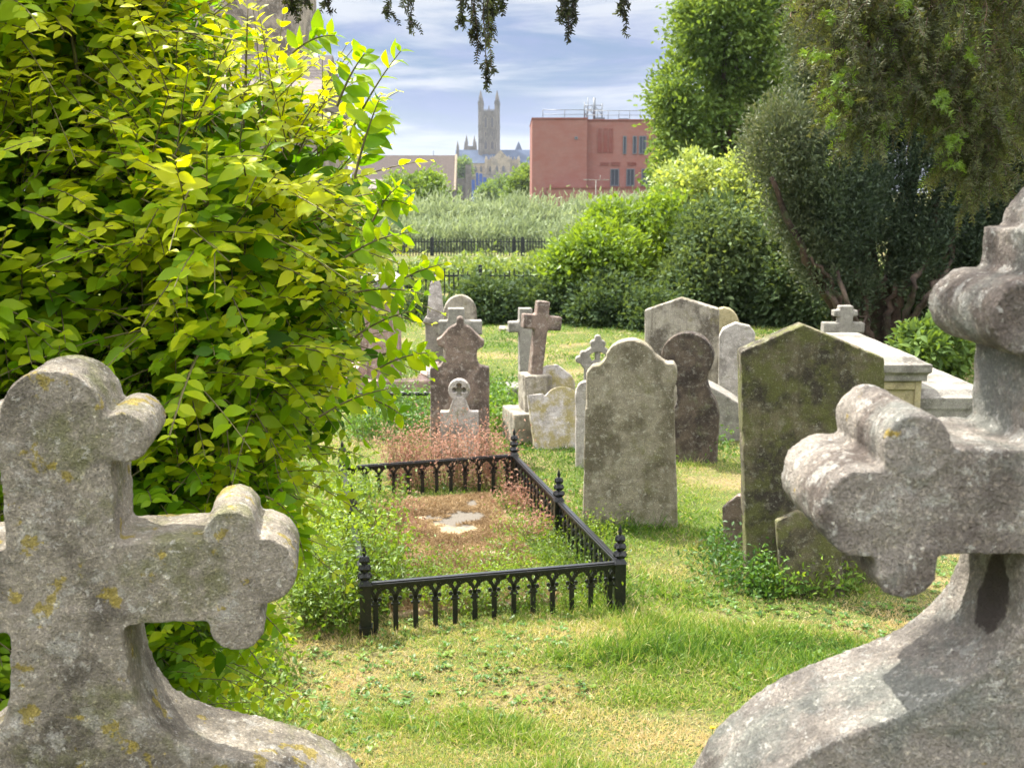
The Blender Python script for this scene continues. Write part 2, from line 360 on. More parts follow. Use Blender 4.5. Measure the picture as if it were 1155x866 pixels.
def spread(tmpl, P, D, Nn, L, Wd=None, tint=None):
    """copies of a leaf template: root points P, axes D, face normals Nn, lengths L -> arrays"""
    tv, tf = tmpl; n = len(P); X = unit(D); Z = unit(Nn - X * (Nn * X).sum(-1, keepdims=True)); Yv = np.cross(Z, X)
    Wd = L if Wd is None else Wd
    V = P[:, None] + tv[None, :, 0:1] * X[:, None] * L[:, None, None] + tv[None, :, 1:2] * Yv[:, None] * Wd[:, None, None] + tv[None, :, 2:3] * Z[:, None] * L[:, None, None]
    F = tf[None] + (np.arange(n) * len(tv))[:, None, None]
    T = None if tint is None else np.repeat(tint, len(tv))
    return V.reshape(-1, 3), F.reshape(-1, 3), T
def merge(parts):
    V, F, T, o = [], [], [], 0
    for v, f, t in parts: V.append(v); F.append(f + o); T.append(t if t is not None else np.zeros(len(v))); o += len(v)
    return np.concatenate(V), np.concatenate(F), np.concatenate(T)
def tubes(paths, r0, r1, sides=4):
    n, k, _ = paths.shape; d = np.gradient(paths, axis=1); d = unit(d)
    a = unit(np.cross(d, np.array([.31, .2, .93]))); b = np.cross(d, a)
    rr = np.linspace(1, 0, k)[None, :, None, None] * (np.asarray(r0).reshape(-1, 1, 1, 1) - r1) + r1
    t = np.arange(sides) * 2 * math.pi / sides
    V = paths[:, :, None] + rr * (a[:, :, None] * np.cos(t)[None, None, :, None] + b[:, :, None] * np.sin(t)[None, None, :, None])
    idx = np.arange(n * k * sides).reshape(n, k, sides); j = np.roll(idx, -1, axis=2)
    F = np.stack([idx[:, :-1], j[:, :-1], j[:, 1:], idx[:, 1:]], -1).reshape(-1, 4)
    return V.reshape(-1, 3), F
def rdir(n, up=0.):
    v = rng.normal(size=(n, 3)); v = unit(v); v[:, 2] += up; return unit(v)
def pb(px0, px1, py0, py1, Y, ry):
    a = at(px0, py1, Y); b = at(px1, py0, Y); c = (a + b) / 2
    return (c, np.array([(b[0] - a[0]) / 2, ry, (b[2] - a[2]) / 2]))
def crown(blobs, clumps, per, rc, leaf, tmpl=T_DIA, inner=.55, up=.25, tb=.5, seed=3, gap=.35, nfreq=1.2, wratio=1., droop=0, elong=1.):
    vol = np.array([b[1][0] * b[1][2] for b in blobs]) ** .9; cnt = np.maximum(6, (clumps * vol / vol.sum()).astype(int)); parts = []
    for (c, r), n in zip(blobs, cnt):
        d = rdir(n); k = inner + (1.05 - inner) * rng.random(n) ** .6
        k = k * (1 + .38 * (fbm(d * 2.3 + c, 3, seed) - .5))
        P = c + d * r * k[:, None]
        keep = fbm(P * nfreq / max(rc * 3, .3) + 9, 2, seed + 5) > gap; P = P[keep]; d = d[keep]; n = len(P)
        if not n: continue
        ct = tb + .7 * (fbm(P * .9 + 3, 2, seed + 9) - .5) + rng.normal(0, .10, n)
        Q = np.repeat(P, per, 0) + rng.normal(size=(n * per, 3)) * rc * .5 * np.array([1, 1, elong]); O = unit(np.repeat(d, per, 0) + rng.normal(size=(n * per, 3)) * .8 + np.array([0, 0, -droop]))
        nn = unit(rng.normal(size=(n * per, 3)) * .7 + np.repeat(d, per, 0) * .4 + np.array([0, 0, up * 3]))
        L = leaf * (.6 + .8 * rng.random(n * per))
        parts.append(spread(tmpl, Q, O, nn, L, L * wratio, np.clip(np.repeat(ct, per) + rng.normal(0, .1, n * per), 0, 1)))
    return merge(parts)
def limbs(base, blobs, r0, extra=2, jit=.12):
    paths = []
    for c, r in blobs:
        for e in range(extra):
            tgt = c + (rng.random(3) - .5) * r * 1.2; s = np.linspace(0, 1, 9)[:, None]
            mid = base + (tgt - base) * np.array([.3, .3, .65]); p = (1 - s) ** 2 * base + 2 * s * (1 - s) * mid + s * s * tgt
            p = p + rng.normal(size=p.shape) * jit * np.linalg.norm(tgt - base) * .12 * np.sin(s * math.pi); paths.append(p)
    return tubes(np.array(paths), r0, r0 * .12, 6)
def tree(name, label, cat, base, blobs, mat, clumps, per, rc, leaf, tr, group=None, **kw):
    t = thing(name, label, cat, base, group=group)
    V, F, T = crown(blobs, clumps, per, rc, leaf, **kw); npmesh('crown', V, F, M[mat], t, False, T, base)
    V, F = limbs(np.array(base, float), blobs, tr); npmesh('trunk', V, F, M['bark'], t, True, None, base)
    return t

# ------------------------------------------------------------------ ground: one sheet to the horizon
ys = np.concatenate([np.arange(-6, 18, .12), np.geomspace(18, 3200, 90)]); xs0 = np.linspace(-1, 1, 221)
xs0 = np.sign(xs0) * np.abs(xs0) ** 1.6
Yg = np.repeat(ys, len(xs0)); Xg = (xs0[None] * (9 + np.maximum(ys, 0)[:, None] * 1.3)).ravel()
Vg = np.stack([Xg, Yg, gz(Xg, Yg)], -1); nx = len(xs0)
ii = (np.arange(len(ys) - 1)[:, None] * nx + np.arange(nx - 1)[None]).ravel()
o = npmesh('ground', Vg, np.stack([ii, ii + 1, ii + 1 + nx, ii + nx], -1), M['ground'], None, True); tag(o, kind='structure')
#@@GRASS
# lawn blades
DRY = [(620, 800, .5, .22, .16), (900, 700, .8, .25, .12), (760, 830, .45, .25, .17), (800, 650, .35, .3, .16), (330, 760, .35, .25, .14), (560, 860, .6, .2, .12), (460, 745, .5, .2, .12), (1050, 700, .4, .3, .1), (770, 600, .2, .5, .1), (640, 745, .4, .12, -.14), (560, 735, .4, .12, -.1), (840, 680, .5, .15, -.12), (730, 790, .25, .1, -.16)]
DRYP = {(q[0], q[1]): gpt(q[0], q[1]) for q in DRY}
def blades(n, xr, yr, hl, wd, tb, seed, name, label, dens=None, lay=1.0, mat='grass', nf=1.0, excl=None):
    y = rng.uniform(*yr, n); x = rng.uniform(xr[0], xr[1], n) * (np.abs(y) * .52 + .5 if xr[1] <= 1.01 and xr[0] >= -1.01 else 1)
    z = gz(x, y); P = np.stack([x, y, z], -1)
    if dens is not None: k = rng.random(n) < dens(x, y); P = P[k]
    if excl is not None: P = P[~excl(P[:, 0], P[:, 1])]
    n = len(P); q = np.stack([P[:, 0] * 1.3 * nf, P[:, 1] * 1.3 * nf, P[:, 0] * 0], -1)
    dry = fbm(q, 4, seed); tuft = fbm(q * 5 + 4, 2, seed + 3)
    for px_, py_, rx_, ry_, am in DRY: b_ = DRYP[(px_, py_)]; dry = dry + am * np.exp(-(((P[:, 0] - b_[0]) / rx_) ** 2 + ((P[:, 1] - b_[1]) / ry_) ** 2)) * (.6 + .8 * tuft)
    D = rng.normal(size=(n, 3)) * np.array([.55, .55, .2]) * lay + np.array([0, 0, .75]); D = unit(D)
    L = hl * (.5 + .9 * rng.random(n)) * (.55 + .9 * tuft) * (1.15 - .7 * sstep(.5, .66, dry))
    T = np.clip(tb + 2.3 * (dry - .5) + rng.normal(0, .19, n) + (rng.random(n) < .12) * .45, 0, 1)
    return spread(T_BLADE, P - np.array([0, 0, .004]), D, rdir(n) * np.array([1, 1, .2]), L, np.full(n, wd) * (.6 + .8 * rng.random(n)), T)
#@@END

def stonemesh(pts, D, yaw, t, voxel, seed, amp=.004, chip=.004, base=None, smooth=2, lean=0):
    """outline (photo directions met by the vertical plane of the stone) -> local solid of thickness t"""
    bx = sum(p[0] for p in pts) / len(pts); by = max(p[1] for p in pts); o = at(bx, by, D)
    u = np.array([math.cos(yaw), math.sin(yaw), 0]); nn = np.array([-math.sin(yaw), math.cos(yaw), 0]); loc = []
    for px, py in pts:
        d = ray(px, py); C = np.array([0, 0, CAM_Z]); s = ((o - C) @ nn) / (d @ nn); q = C + d * s - o; loc.append((q @ u, q[2]))
    g0 = float(gz(o[0], o[1])); z0 = min(p[1] for p in loc)
    ex = g0 - .09 - o[2] - z0
    ext = [(x, (z if z > z0 + .03 else z0 + ex)) for x, z in loc]
    mb = MB().prism([(x, z + o[2] - g0) for x, z in ext], 0, t)
    me = remeshed(mb.mesh('stone'), voxel, smooth, amp, amp * .35, 7, chip, seed)
    return me, (o[0], o[1], g0)
def arc(cx, cy, rx, ry, a0, a1, n=12):
    return [(cx + rx * math.cos(rad(a0 + (a1 - a0) * i / (n - 1))), cy - ry * math.sin(rad(a0 + (a1 - a0) * i / (n - 1)))) for i in range(n)]
def headstone(name, label, cat, pts, D, yaw, t, mat, voxel=.012, seed=1, lean=(0, 0), group=None, **kw):
    me, loc = stonemesh(pts, D, yaw, t, voxel, seed, **kw); me.name = name
    o = link(name, me, M[mat]); o.location = loc; o.rotation_euler = (lean[0], lean[1], yaw)
    return tag(o, label, cat, group)

# ------------------------------------------------------------------ the two foreground crosses
def cross_botony(c0, D, yaw, t, lobes, shaft, arm, flare, voxel=.0040, seed=1):
    """c0: photo position of the middle of the arms; the rest in metres round it (x, z); mirrored left-right"""
    o = at(c0[0], c0[1], D); g0 = float(gz(o[0], o[1] + .07)); mb = MB()
    def cyl(x, z, r):
        mb.prism([(x + r * math.cos(a), z + r * math.sin(a)) for a in np.linspace(0, 2 * math.pi, 33)[:-1]], 0, t)
    for x, z, r in lobes:
        cyl(x, z, r)
        if x: cyl(-x, z, r)
    mb.box(-shaft[0], shaft[0], .002, t - .002, -.3, shaft[1]); mb.box(-arm[0], arm[0], .004, t - .004, arm[1], arm[2])
    for s in (-1, 1):
        mb.box(min(s * arm[3], s * arm[4]), max(s * arm[3], s * arm[4]), .003, t - .003, arm[5], arm[6])
    fz, fw = np.array([q[0] for q in flare]), np.array([q[1] for q in flare]); al = np.concatenate([[0], np.cumsum(np.hypot(np.diff(fz), np.diff(fw)))])
    tt = np.linspace(0, al[-1], 240); rz_, rw_ = np.interp(tt, al, fz), np.interp(tt, al, fw); kr = np.hanning(15); kr /= kr.sum()
    pad = lambda q: np.convolve(np.concatenate([np.full(7, q[0]), q, np.full(7, q[-1])]), kr, 'valid'); rz_, rw_ = pad(rz_), pad(rw_)
    out = list(zip(rw_[::2], rz_[::2])); mb.prism([(-x, z) for x, z in out] + [(x, z) for x, z in reversed(out)], -.001, t + .001)
    me = mb.mesh('cross')
    me = remeshed(me, voxel, 1, .0014, .0016, 14, .0028, seed)
    n = len(me.vertices); V = np.zeros(n * 3, np.float32); me.vertices.foreach_get('co', V); V = V.reshape(-1, 3); V[:, 2] += o[2] - g0
    me.vertices.foreach_set('co', V.ravel()); me.update()
    return me, (o[0], o[1], g0), o[2] - g0
flareL = [(-.02, .066), (-.06, .067), (-.11, .069), (-.15, .076), (-.18, .088), (-.205, .108), (-.225, .145), (-.24, .19), (-.256, .24), (-.275, .285), (-.30, .325), (-.34, .36), (-.42, .385), (-.6, .40), (-1.6, .41)]
lobL = [(0, .214, .060), (.080, .188, .032), (.201, .061, .031), (.238, .010, .044), (.205, -.060, .034)]
meL, lcL, hL = cross_botony((72, 665), 1.3, 0, .135, lobL, (.064, .21), (.215, -.054, .054, .165, .222, -.048, .050), flareL, seed=3)
crL = link('stone_cross', meL, M['ashlar_grey']); crL.location = lcL; crL.rotation_euler = (0, rad(0), rad(9))
tag(crL, 'grey trefoil-ended stone cross with yellow lichen, in the left foreground against the leafy bush', 'grave cross', 'foreground stone crosses')
flareR = [(-.02, .066), (-.09, .068), (-.125, .072), (-.155, .088), (-.18, .118), (-.2, .152), (-.218, .195), (-.238, .245), (-.265, .288), (-.30, .325), (-.345, .352), (-.42, .37), (-.6, .38), (-1.6, .39)]
lobR = [(0, .250, .052), (.086, .172, .036), (.181, .052, .032), (.225, -.012, .043), (.184, -.066, .030)]
meR, lcR, hR = cross_botony((1250, 566), 1.0, 0, .158, lobR, (.070, .25), (.20, -.052, .050, .15, .205, -.052, .046), flareR, seed=11)
crR = link('stone_cross', meR, M['ashlar_pink']); crR.location = lcR; crR.rotation_euler = (0, 0, rad(0))
def add_stain(mat, c, r, col, nsc=9):        # an old dark damp stain with its own ragged outline
    t_ = mat.node_tree; b_ = [q for q in t_.nodes if q.type == 'BSDF_PRINCIPLED'][0]; src = b_.inputs['Base Color'].links[0].from_socket
    co = N(t_, 'ShaderNodeTexCoord'); nz = N(t_, 'ShaderNodeTexNoise'); nz.inputs['Scale'].default_value = 40; t_.links.new(co.outputs['Object'], nz.inputs['Vector'])
    mp = N(t_, 'ShaderNodeMapping'); mp.vector_type = 'POINT'; mp.inputs['Scale'].default_value = [1 / q for q in r]; mp.inputs['Location'].default_value = [-a / b for a, b in zip(c, r)]; t_.links.new(co.outputs['Object'], mp.inputs[0])
    nz.inputs['Scale'].default_value = nsc; nz.inputs['Detail'].default_value = 6; nz.inputs['Roughness'].default_value = .65; ln_ = N(t_, 'ShaderNodeVectorMath', operation='LENGTH'); t_.links.new(mp.outputs[0], ln_.inputs[0])
    ad = N(t_, 'ShaderNodeMath', operation='ADD'); t_.links.new(ln_.outputs['Value'], ad.inputs[0]); t_.links.new(nz.outputs[0], ad.inputs[1])
    mr = N(t_, 'ShaderNodeMapRange'); t_.links.new(ad.outputs[0], mr.inputs[0]); mr.inputs[1].default_value = 1.42; mr.inputs[2].default_value = 1.28
    mx = N(t_, 'ShaderNodeMix', data_type='RGBA'); t_.links.new(src, mx.inputs[6]); mx.inputs[7].default_value = (*col, 1); t_.links.new(mr.outputs[0], mx.inputs[0]); t_.links.new(mx.outputs[2], b_.inputs['Base Color'])
add_stain(M['ashlar_pink'], (-.07, .06, hR - .115), (.03, .035, .055), (.11, .09, .08), 45)
tag(crR, 'thick pinkish grey trefoil-ended stone cross on a swelling base, at the right edge', 'grave cross', 'foreground stone crosses')

# ------------------------------------------------------------------ headstones on the right
headstone('headstone', 'tall grey-olive headstone with a raised round top, beside the black railing', 'gravestone',
    [(656, 596), (661, 421), (668, 413)] + [(676, 412), (684, 403)] + arc(711, 411, 30, 28, 160, 20, 12) + [(744, 404), (752, 410), (760, 409), (764, 416), (764, 428), (760, 440), (766, 596)],
    6.75, rad(-7), .13, 'slab_olive', .012, 21)
headstone('headstone', 'dark keyhole-shaped headstone with a round head, between the olive stone and the gabled one', 'gravestone',
    [(752, 525), (760, 462), (764, 450), (763, 436), (757, 425)] + arc(775, 403, 30, 28, 215, -35, 20) + [(797, 428), (800, 440), (808, 455), (811, 470), (808, 525)],
    8.45, rad(-14), .13, 'slab_dark', .012, 22)
headstone('headstone', 'wide streaked grey-brown headstone with a shallow gable, in front of the dark shrubs', 'gravestone',
    [(726, 480), (727, 350), (768, 336), (811, 349), (809, 480)], 10.6, rad(-12), .16, 'slab_streak', .014, 23)
headstone('headstone', 'buff headstone with a rounded shoulder, half hidden behind the streaked gabled stone', 'gravestone',
    [(798, 470), (798, 365)] + arc(817, 366, 17, 19, 170, 10, 9) + [(835, 372), (833, 470)], 11.6, rad(-8), .15, 'slab_buff', .014, 24)
headstone('headstone', 'narrow pale headstone with a blunt pointed top, right of the streaked gabled stone', 'gravestone',
    [(811, 448), (811, 380), (815, 371), (830, 364), (846, 368), (852, 376), (852, 448)], 9.9, rad(-10), .13, 'slab_pale', .012, 25)
headstone('headstone', 'large moss-green gabled headstone standing behind the right stone cross', 'gravestone',
    [(843, 662), (835, 397), (906, 366), (998, 404), (1000, 662)], 5.75, rad(-4), .15, 'slab_green', .011, 26, chip=.005)
headstone('footstone', 'small brown gabled stone at the left foot of the large mossy headstone', 'gravestone',
    [(817, 618), (814, 572), (832, 558), (848, 566), (850, 618)], 6.35, rad(-22), .08, 'slab_brown', .009, 27)
headstone('footstone', 'low mossy slab leaning against the front of the large gabled headstone', 'gravestone',
    [(884, 657), (877, 589), (903, 578), (950, 600), (956, 657)], 5.55, rad(-2), .05, 'slab_green', .009, 28, lean=(rad(-5), 0))
# coped white stone behind the keyhole stone
t = headstone('coped_stone', 'white sloping tomb stone between the dark keyhole stone and the large mossy headstone', 'tomb',
    [(788, 500), (788, 428), (794, 432), (812, 441), (838, 458), (842, 500)], 9.2, rad(-8), .35, 'slab_white', .014, 29)
# two hybrid crosses far right
def cross_stone(name, label, px, pts_bars, D, yaw, t, mat, seed, base_px=None, base_mat=None, lean=(0, 0), steps=None):
    """bars: list of px boxes (x0,x1,y0,y1)"""
    x0, x1, y0, y1 = pts_bars[0]; o = at((x0 + x1) / 2, y1, D); g0 = float(gz(o[0], o[1])); mb = MB(); i = 0
    for bx in pts_bars:
        a = at(bx[0], bx[3], D) - o; b = at(bx[1], bx[2], D) - o
        mb.box(a[0], b[0], .001 * i, t - .001 * i, a[2], b[2]); i += 1
    me = remeshed(mb.mesh('c'), .010, 2, .003, .001, 8, .003, seed)
    root = thing(name, label, 'grave cross', (o[0], o[1], g0), yaw)
    c = link('cross', me, M[mat], root); c.location = (0, 0, o[2] - g0); c.rotation_euler = (lean[0], lean[1], 0)
    zt = o[2] - g0
    if steps:
        h = (zt + .06) / len(steps)
        for k, (hw, hd) in enumerate(steps):
            z1 = zt - (len(steps) - 1 - k) * h + .015
            m = remeshed(MB().box(-hw, hw, t / 2 - hd, t / 2 + hd, z1 - h - .03, z1).mesh('s'), .013, 2, .004, .001, 8, .004, seed + k + 5)
            link('plinth', m, M[base_mat], root)
    return root
cross_stone('stone_cross', 'small pale cross standing behind the large mossy headstone, before the yew trunk', 0, [(945, 963, 345, 400), (929, 976, 364, 376), (941, 968, 350, 357)], 12.3, 0, .14, 'slab_white', 31, base_mat='slab_white', steps=[(.3, .25)])
cross_stone('stone_cross', 'red-brown leaning cross on a plinth, in front of a paler cross', 0, [(598, 613, 340, 424), (584, 629, 356, 372)], 9.3, rad(14), .11, 'slab_brown', 33, base_mat='slab_streak', lean=(0, rad(6)), steps=[(.24, .22), (.12, .12)])
cross_stone('stone_cross', 'pale cross on a plinth just behind the leaning red-brown cross', 0, [(586, 601, 348, 436), (574, 612, 363, 375)], 10.2, rad(8), .12, 'slab_white', 35, base_mat='slab_white', steps=[(.30, .22), (.17, .15)])
cross_stone('stone_cross', 'pale broad-armed cross behind the ornate brown headstone, beside the obelisk', 0, [(506, 524, 348, 420), (495, 544, 362, 378)], 11.2, rad(4), .14, 'slab_white', 36, base_mat='slab_pale', steps=[(.3, .22)])

# lichened slanted stone in front of crosses: two pieces
headstone('headstone', 'grey stone with an arched yellow moss rim, propped in front of the leaning cross', 'gravestone',
    [(604, 488), (597, 446), (615, 444)] + arc(637, 458, 22, 22, 160, 20, 9) + [(660, 448), (664, 488)], 8.9, rad(6), .08, 'slab_mossy', .010, 41, lean=(rad(-16), 0))
headstone('headstone', 'plain lichened grey stone with a blunt pointed top, behind the moss-rimmed one', 'gravestone',
    [(600, 470), (601, 432), (605, 422), (618, 413), (630, 412), (646, 424), (650, 432), (650, 470)], 9.25, rad(4), .10, 'slab_mossy', .010, 42, lean=(rad(-8), 0))
headstone('footstone', 'small pale round-topped stone at the left edge of the tall olive headstone', 'gravestone',
    [(650, 480)] + arc(662, 444, 13, 14, 180, 0, 10) + [(675, 480)], 8.3, 0, .08, 'slab_pale', .010, 43)
# openwork cross head behind the tall olive headstone
_mb = MB(); _o = at(674, 430, 9.6); _g = float(gz(_o[0], _o[1])); _s = 9.6 / 1250 * 1.02
def cy2(mb, x, z, r, t, y0=0.): mb.prism([(x + r * math.cos(a), z + r * math.sin(a)) for a in np.linspace(0, 2 * math.pi, 21)[:-1]], y0, y0 + t)
def ring(mb, x, z, r, rr, t, a0=0, a1=360, n=18):
    A = [rad(a0 + (a1 - a0) * i / n) for i in range(n + 1)]
    for i in range(n):
        p = [(x + q * math.cos(a), z + q * math.sin(a)) for q, a in ((r - rr, A[i]), (r + rr, A[i]), (r + rr, A[i + 1] + .02), (r - rr, A[i + 1] + .02))]
        mb.prism(p, 0, t)
zc = 24 * _s
ring(_mb, 0, zc - .02, 15 * _s, 3.2 * _s, .1, -20, 200)
for dx, dz in ((-16, 0), (16, 0), (0, 18)):
    for ex, ez in ((-5, 0), (5, 0), (0, 6), (0, -3)): cy2(_mb, (dx + ex) * _s, zc + (dz + ez) * _s, 3.8 * _s, .1)
_mb.box(-3 * _s, 3 * _s, .01, .09, zc - 5 * _s, zc + 16 * _s); _mb.box(-16 * _s, 16 * _s, .005, .095, zc - 8 * _s, zc - 2 * _s)
_mb.box(-15 * _s, 15 * _s, -.005, .105, -.15 - (_o[2] - _g), zc - 6 * _s)
_m = remeshed(_mb.mesh('openwork'), .008, 1, .002, .001, 9, .002, 51)
o = link('openwork_headstone', _m, M['slab_white']); o.location = (_o[0], _o[1], _o[2]); o.location[2] = _o[2]
tag(o, 'pale pierced headstone with a cloverleaf cross head, peeping from behind the tall olive stone', 'gravestone')

# ornate brown headstone and small quatrefoil stone
_D = 8.6
headstone('headstone', 'ornate brown headstone with scrolled shoulders and a small knob on top, beyond the railing', 'gravestone',
    [(485, 478), (485, 415), (497, 413), (503, 400), (500, 392), (494, 391), (492, 384), (498, 380), (503, 374)] + arc(519, 384, 19, 18, 150, 108, 4) + [(515, 367), (515, 360), (519, 357), (523, 360), (523, 367)] + arc(519, 384, 19, 18, 72, 30, 4)
    + [(536, 376), (541, 380), (547, 385), (545, 392), (539, 394), (537, 402), (541, 413), (552, 415), (552, 478)], _D, rad(3), .12, 'slab_brown', .010, 61)
_mb = MB(); _o = at(518, 474, 8.3); _g = float(gz(_o[0], _o[1])); _s = 8.3 / 1250
ring(_mb, 0, 35 * _s, 10.5 * _s, 2.2 * _s, .08)
for k in range(4):
    a = rad(90 * k); ring(_mb, 4.9 * _s * math.cos(a), 35 * _s + 4.9 * _s * math.sin(a), 4.0 * _s, .8 * _s, .07, math.degrees(a) - 130, math.degrees(a) + 130)
cy2(_mb, 0, 35 * _s, 9 * _s, .03, .04)
_mb.prism([(-22 * _s, -.3), (-22 * _s, 10 * _s), (-12 * _s, 10 * _s), (-8 * _s, 22 * _s), (-5 * _s, 27 * _s), (5 * _s, 27 * _s), (8 * _s, 22 * _s), (12 * _s, 10 * _s), (22 * _s, 10 * _s), (22 * _s, -.3)], -.002, .082)
o = link('quatrefoil_headstone', remeshed(_mb.mesh('quatrefoil'), .006, 1, .002, .001, 9, .002, 62), M['slab_pale']); o.location = tuple(_o)
tag(o, 'small grey stone with a carved quatrefoil ring, in front of the ornate brown headstone', 'gravestone')
headstone('headstone', 'plain round-arched grey headstone behind the pale broad-armed cross', 'gravestone',
    [(500, 410)] + arc(519, 354, 19, 21, 180, 0, 14) + [(538, 410)], 12.2, rad(3), .14, 'slab_streak', .014, 63)
# obelisk
_o = at(491, 405, 12.4); _g = float(gz(_o[0], _o[1])); s = 12.4 / 1250; t = thing('obelisk', 'pale tapering obelisk on a square plinth beyond the bush', 'monument', (_o[0], _o[1] + .15, _g))
hz_ = _o[2] - _g
link('shaft', remeshed(MB().frus((0, 0), 10 * s, 6 * s, hz_ + 45 * s, hz_ + 84 * s).frus((0, 0), 6 * s, .01, hz_ + 84 * s, hz_ + 95 * s).mesh('s'), .013, 1, .003, .001, 8, .002, 64), M['slab_pale'], t)
link('plinth', remeshed(MB().frus((0, 0), 11.5 * s, 11.5 * s, -.1, hz_ + 43 * s).frus((0, 0), 14 * s, 12 * s, hz_ + 41 * s, hz_ + 47 * s).mesh('s'), .013, 1, .003, .001, 8, .002, 65), M['slab_white'], t)

# ------------------------------------------------------------------ tombs
def chest(name, label, px0, px1, py_top, D, depth, h_lid, mat_b, mat_l, over=.06, yaw=0, panel=True, pyb=None):
    a = at(px0, py_top, D); b = at(px1, py_top, D); xc = (a[0] + b[0]) / 2; hw = (b[0] - a[0]) / 2; g0 = float(gz(xc, D)); H = a[2] - g0
    t = thing(name, label, 'tomb', (xc, D, g0), yaw); seed = int(px0)
    lid = MB().box(-hw, hw, 0, depth, H - h_lid * .55, H).box(-hw + over * .4, hw - over * .4, over * .4, depth - over * .4, H - h_lid, H - h_lid * .5)
    lid.frus((0, depth / 2), hw - .02, hw - .10, H - .01, H + .05, b0=depth / 2 - .02, b1=depth / 2 - .10)
    link('lid', remeshed(lid.mesh('l'), .012, 1, .003, .001, 8, .003, seed), M[mat_l], t)
    link('chest', remeshed(MB().box(-hw + over, hw - over, over, depth - over, -.1, H - h_lid + .01).mesh('c'), .014, 1, .003, .001, 8, .002, seed + 3), M[mat_b], t)
    if panel:
        p = MB(); x0, x1, z0, z1 = -hw + over, hw - over, .02, H - h_lid; w_ = .05; y0 = over - .02
        p.box(x0, x0 + w_, y0, over + .01, z0, z1).box(x1 - w_, x1, y0, over + .01, z0, z1).box(x0 + w_, x1 - w_, y0 + .002, over + .01, z1 - .07, z1).box(x0 + w_, x1 - w_, y0 + .002, over + .01, z0, z0 + .1)
        p.build('panel_moulding', M[mat_b], t, bevel=.006)
        p = MB(); p.box(x0 - .02, x0 + .01, over, depth - over, z1 - .07, z1).box(x0 - .02, x0 + .01, over + .0, over + .06, z0, z1 - .07).box(x0 - .02, x0 + .01, depth - over - .06, depth - over, z0, z1 - .07)
        p.build('side_moulding', M[mat_b], t, bevel=.006)
    return t
chest('chest_tomb', 'buff chest tomb with a moulded pale lid, right of the large mossy headstone', 938, 1052, 411, 8.6, 1.7, .14, 'slab_buff', 'slab_white')
chest('pedestal_tomb', 'tall pink-grey pedestal tomb with a moulded top, seen through the right side of the bush', 399, 453, 316, 11.0, .55, .16, 'slab_pinkedge', 'slab_pale')
chest('low_tomb', 'low white flat tomb beside the chest tomb, left of the right stone cross', 1034, 1130, 448, 8.7, 2.2, .18, 'slab_white', 'slab_white', .02, 0, False)
_a = gpt(392, 470); _mb = MB().box(0, 1.0, 0, .16, -.05, .24).box(0, .16, .16, 1.3, -.05, .235).box(.84, 1.0, .16, 1.3, -.05, .235)
o = link('grave_kerb', remeshed(_mb.mesh('k'), .013, 1, .004, .001, 8, .004, 71), M['slab_pinkedge']); o.location = (_a[0] - .25, _a[1] + .6, _a[2])
tag(o, 'low pinkish kerb of a grave behind the twisted iron rail', 'grave kerb')
_a = gpt(570, 373); o = link('flat_slab', remeshed(MB().box(-.10, .08, 0, .4, -.05, .035).mesh('k'), .013, 1, .004, .001, 8, .004, 72), M['slab_streak']); o.location = tuple(_a)
tag(o, 'flat dark slab lying in the lawn left of the pale cross', 'grave slab')

# ------------------------------------------------------------------ black iron grave railing
FL, FR, BR = gpt(413, 716), gpt(698, 690), gpt(580, 553)
BL = BR + (FL - FR) * .96
def yaw_of(a, b): return math.atan2(b[1] - a[1], b[0] - a[0])
rail = thing('grave_railing', 'low black iron railing with Gothic balusters and finialled posts round an overgrown grave', 'railing', tuple(FL))
def loc(p): return Vector(p) - Vector(FL)
POST_H, RAIL_H = .455, .25
def post_mesh():
    m = MB(); m.box(-.027, .027, -.027, .027, -.1, .26).box(-.033, .033, -.033, .033, -.1, .05)
    m.frus((0, 0), .033, .019, .26, .285)
    for z in (.285, .325, .365):
        k = 1.05 - (z - .285) * 3.6
        m.frus((0, 0), .014 * k + .003, .026 * k + .002, z, z + .016).frus((0, 0), .026 * k + .002, .011 * k + .003, z + .016, z + .036)
        for i in range(4):
            a = i * math.pi / 2; cx, cy = .024 * k * math.cos(a), .024 * k * math.sin(a); m.frus((cx, cy), .006, .010 * k, z + .004, z + .02).frus((cx, cy), .010 * k, .003, z + .02, z + .033)
    m.lathe((0, 0, .40), [(.004, 0), (.008, .006), (.011, .018), (.008, .032), (.003, .048), (.001, .058)], 8)
    return m.mesh('post')
pm = post_mesh(); pm.materials.append(M['iron'])
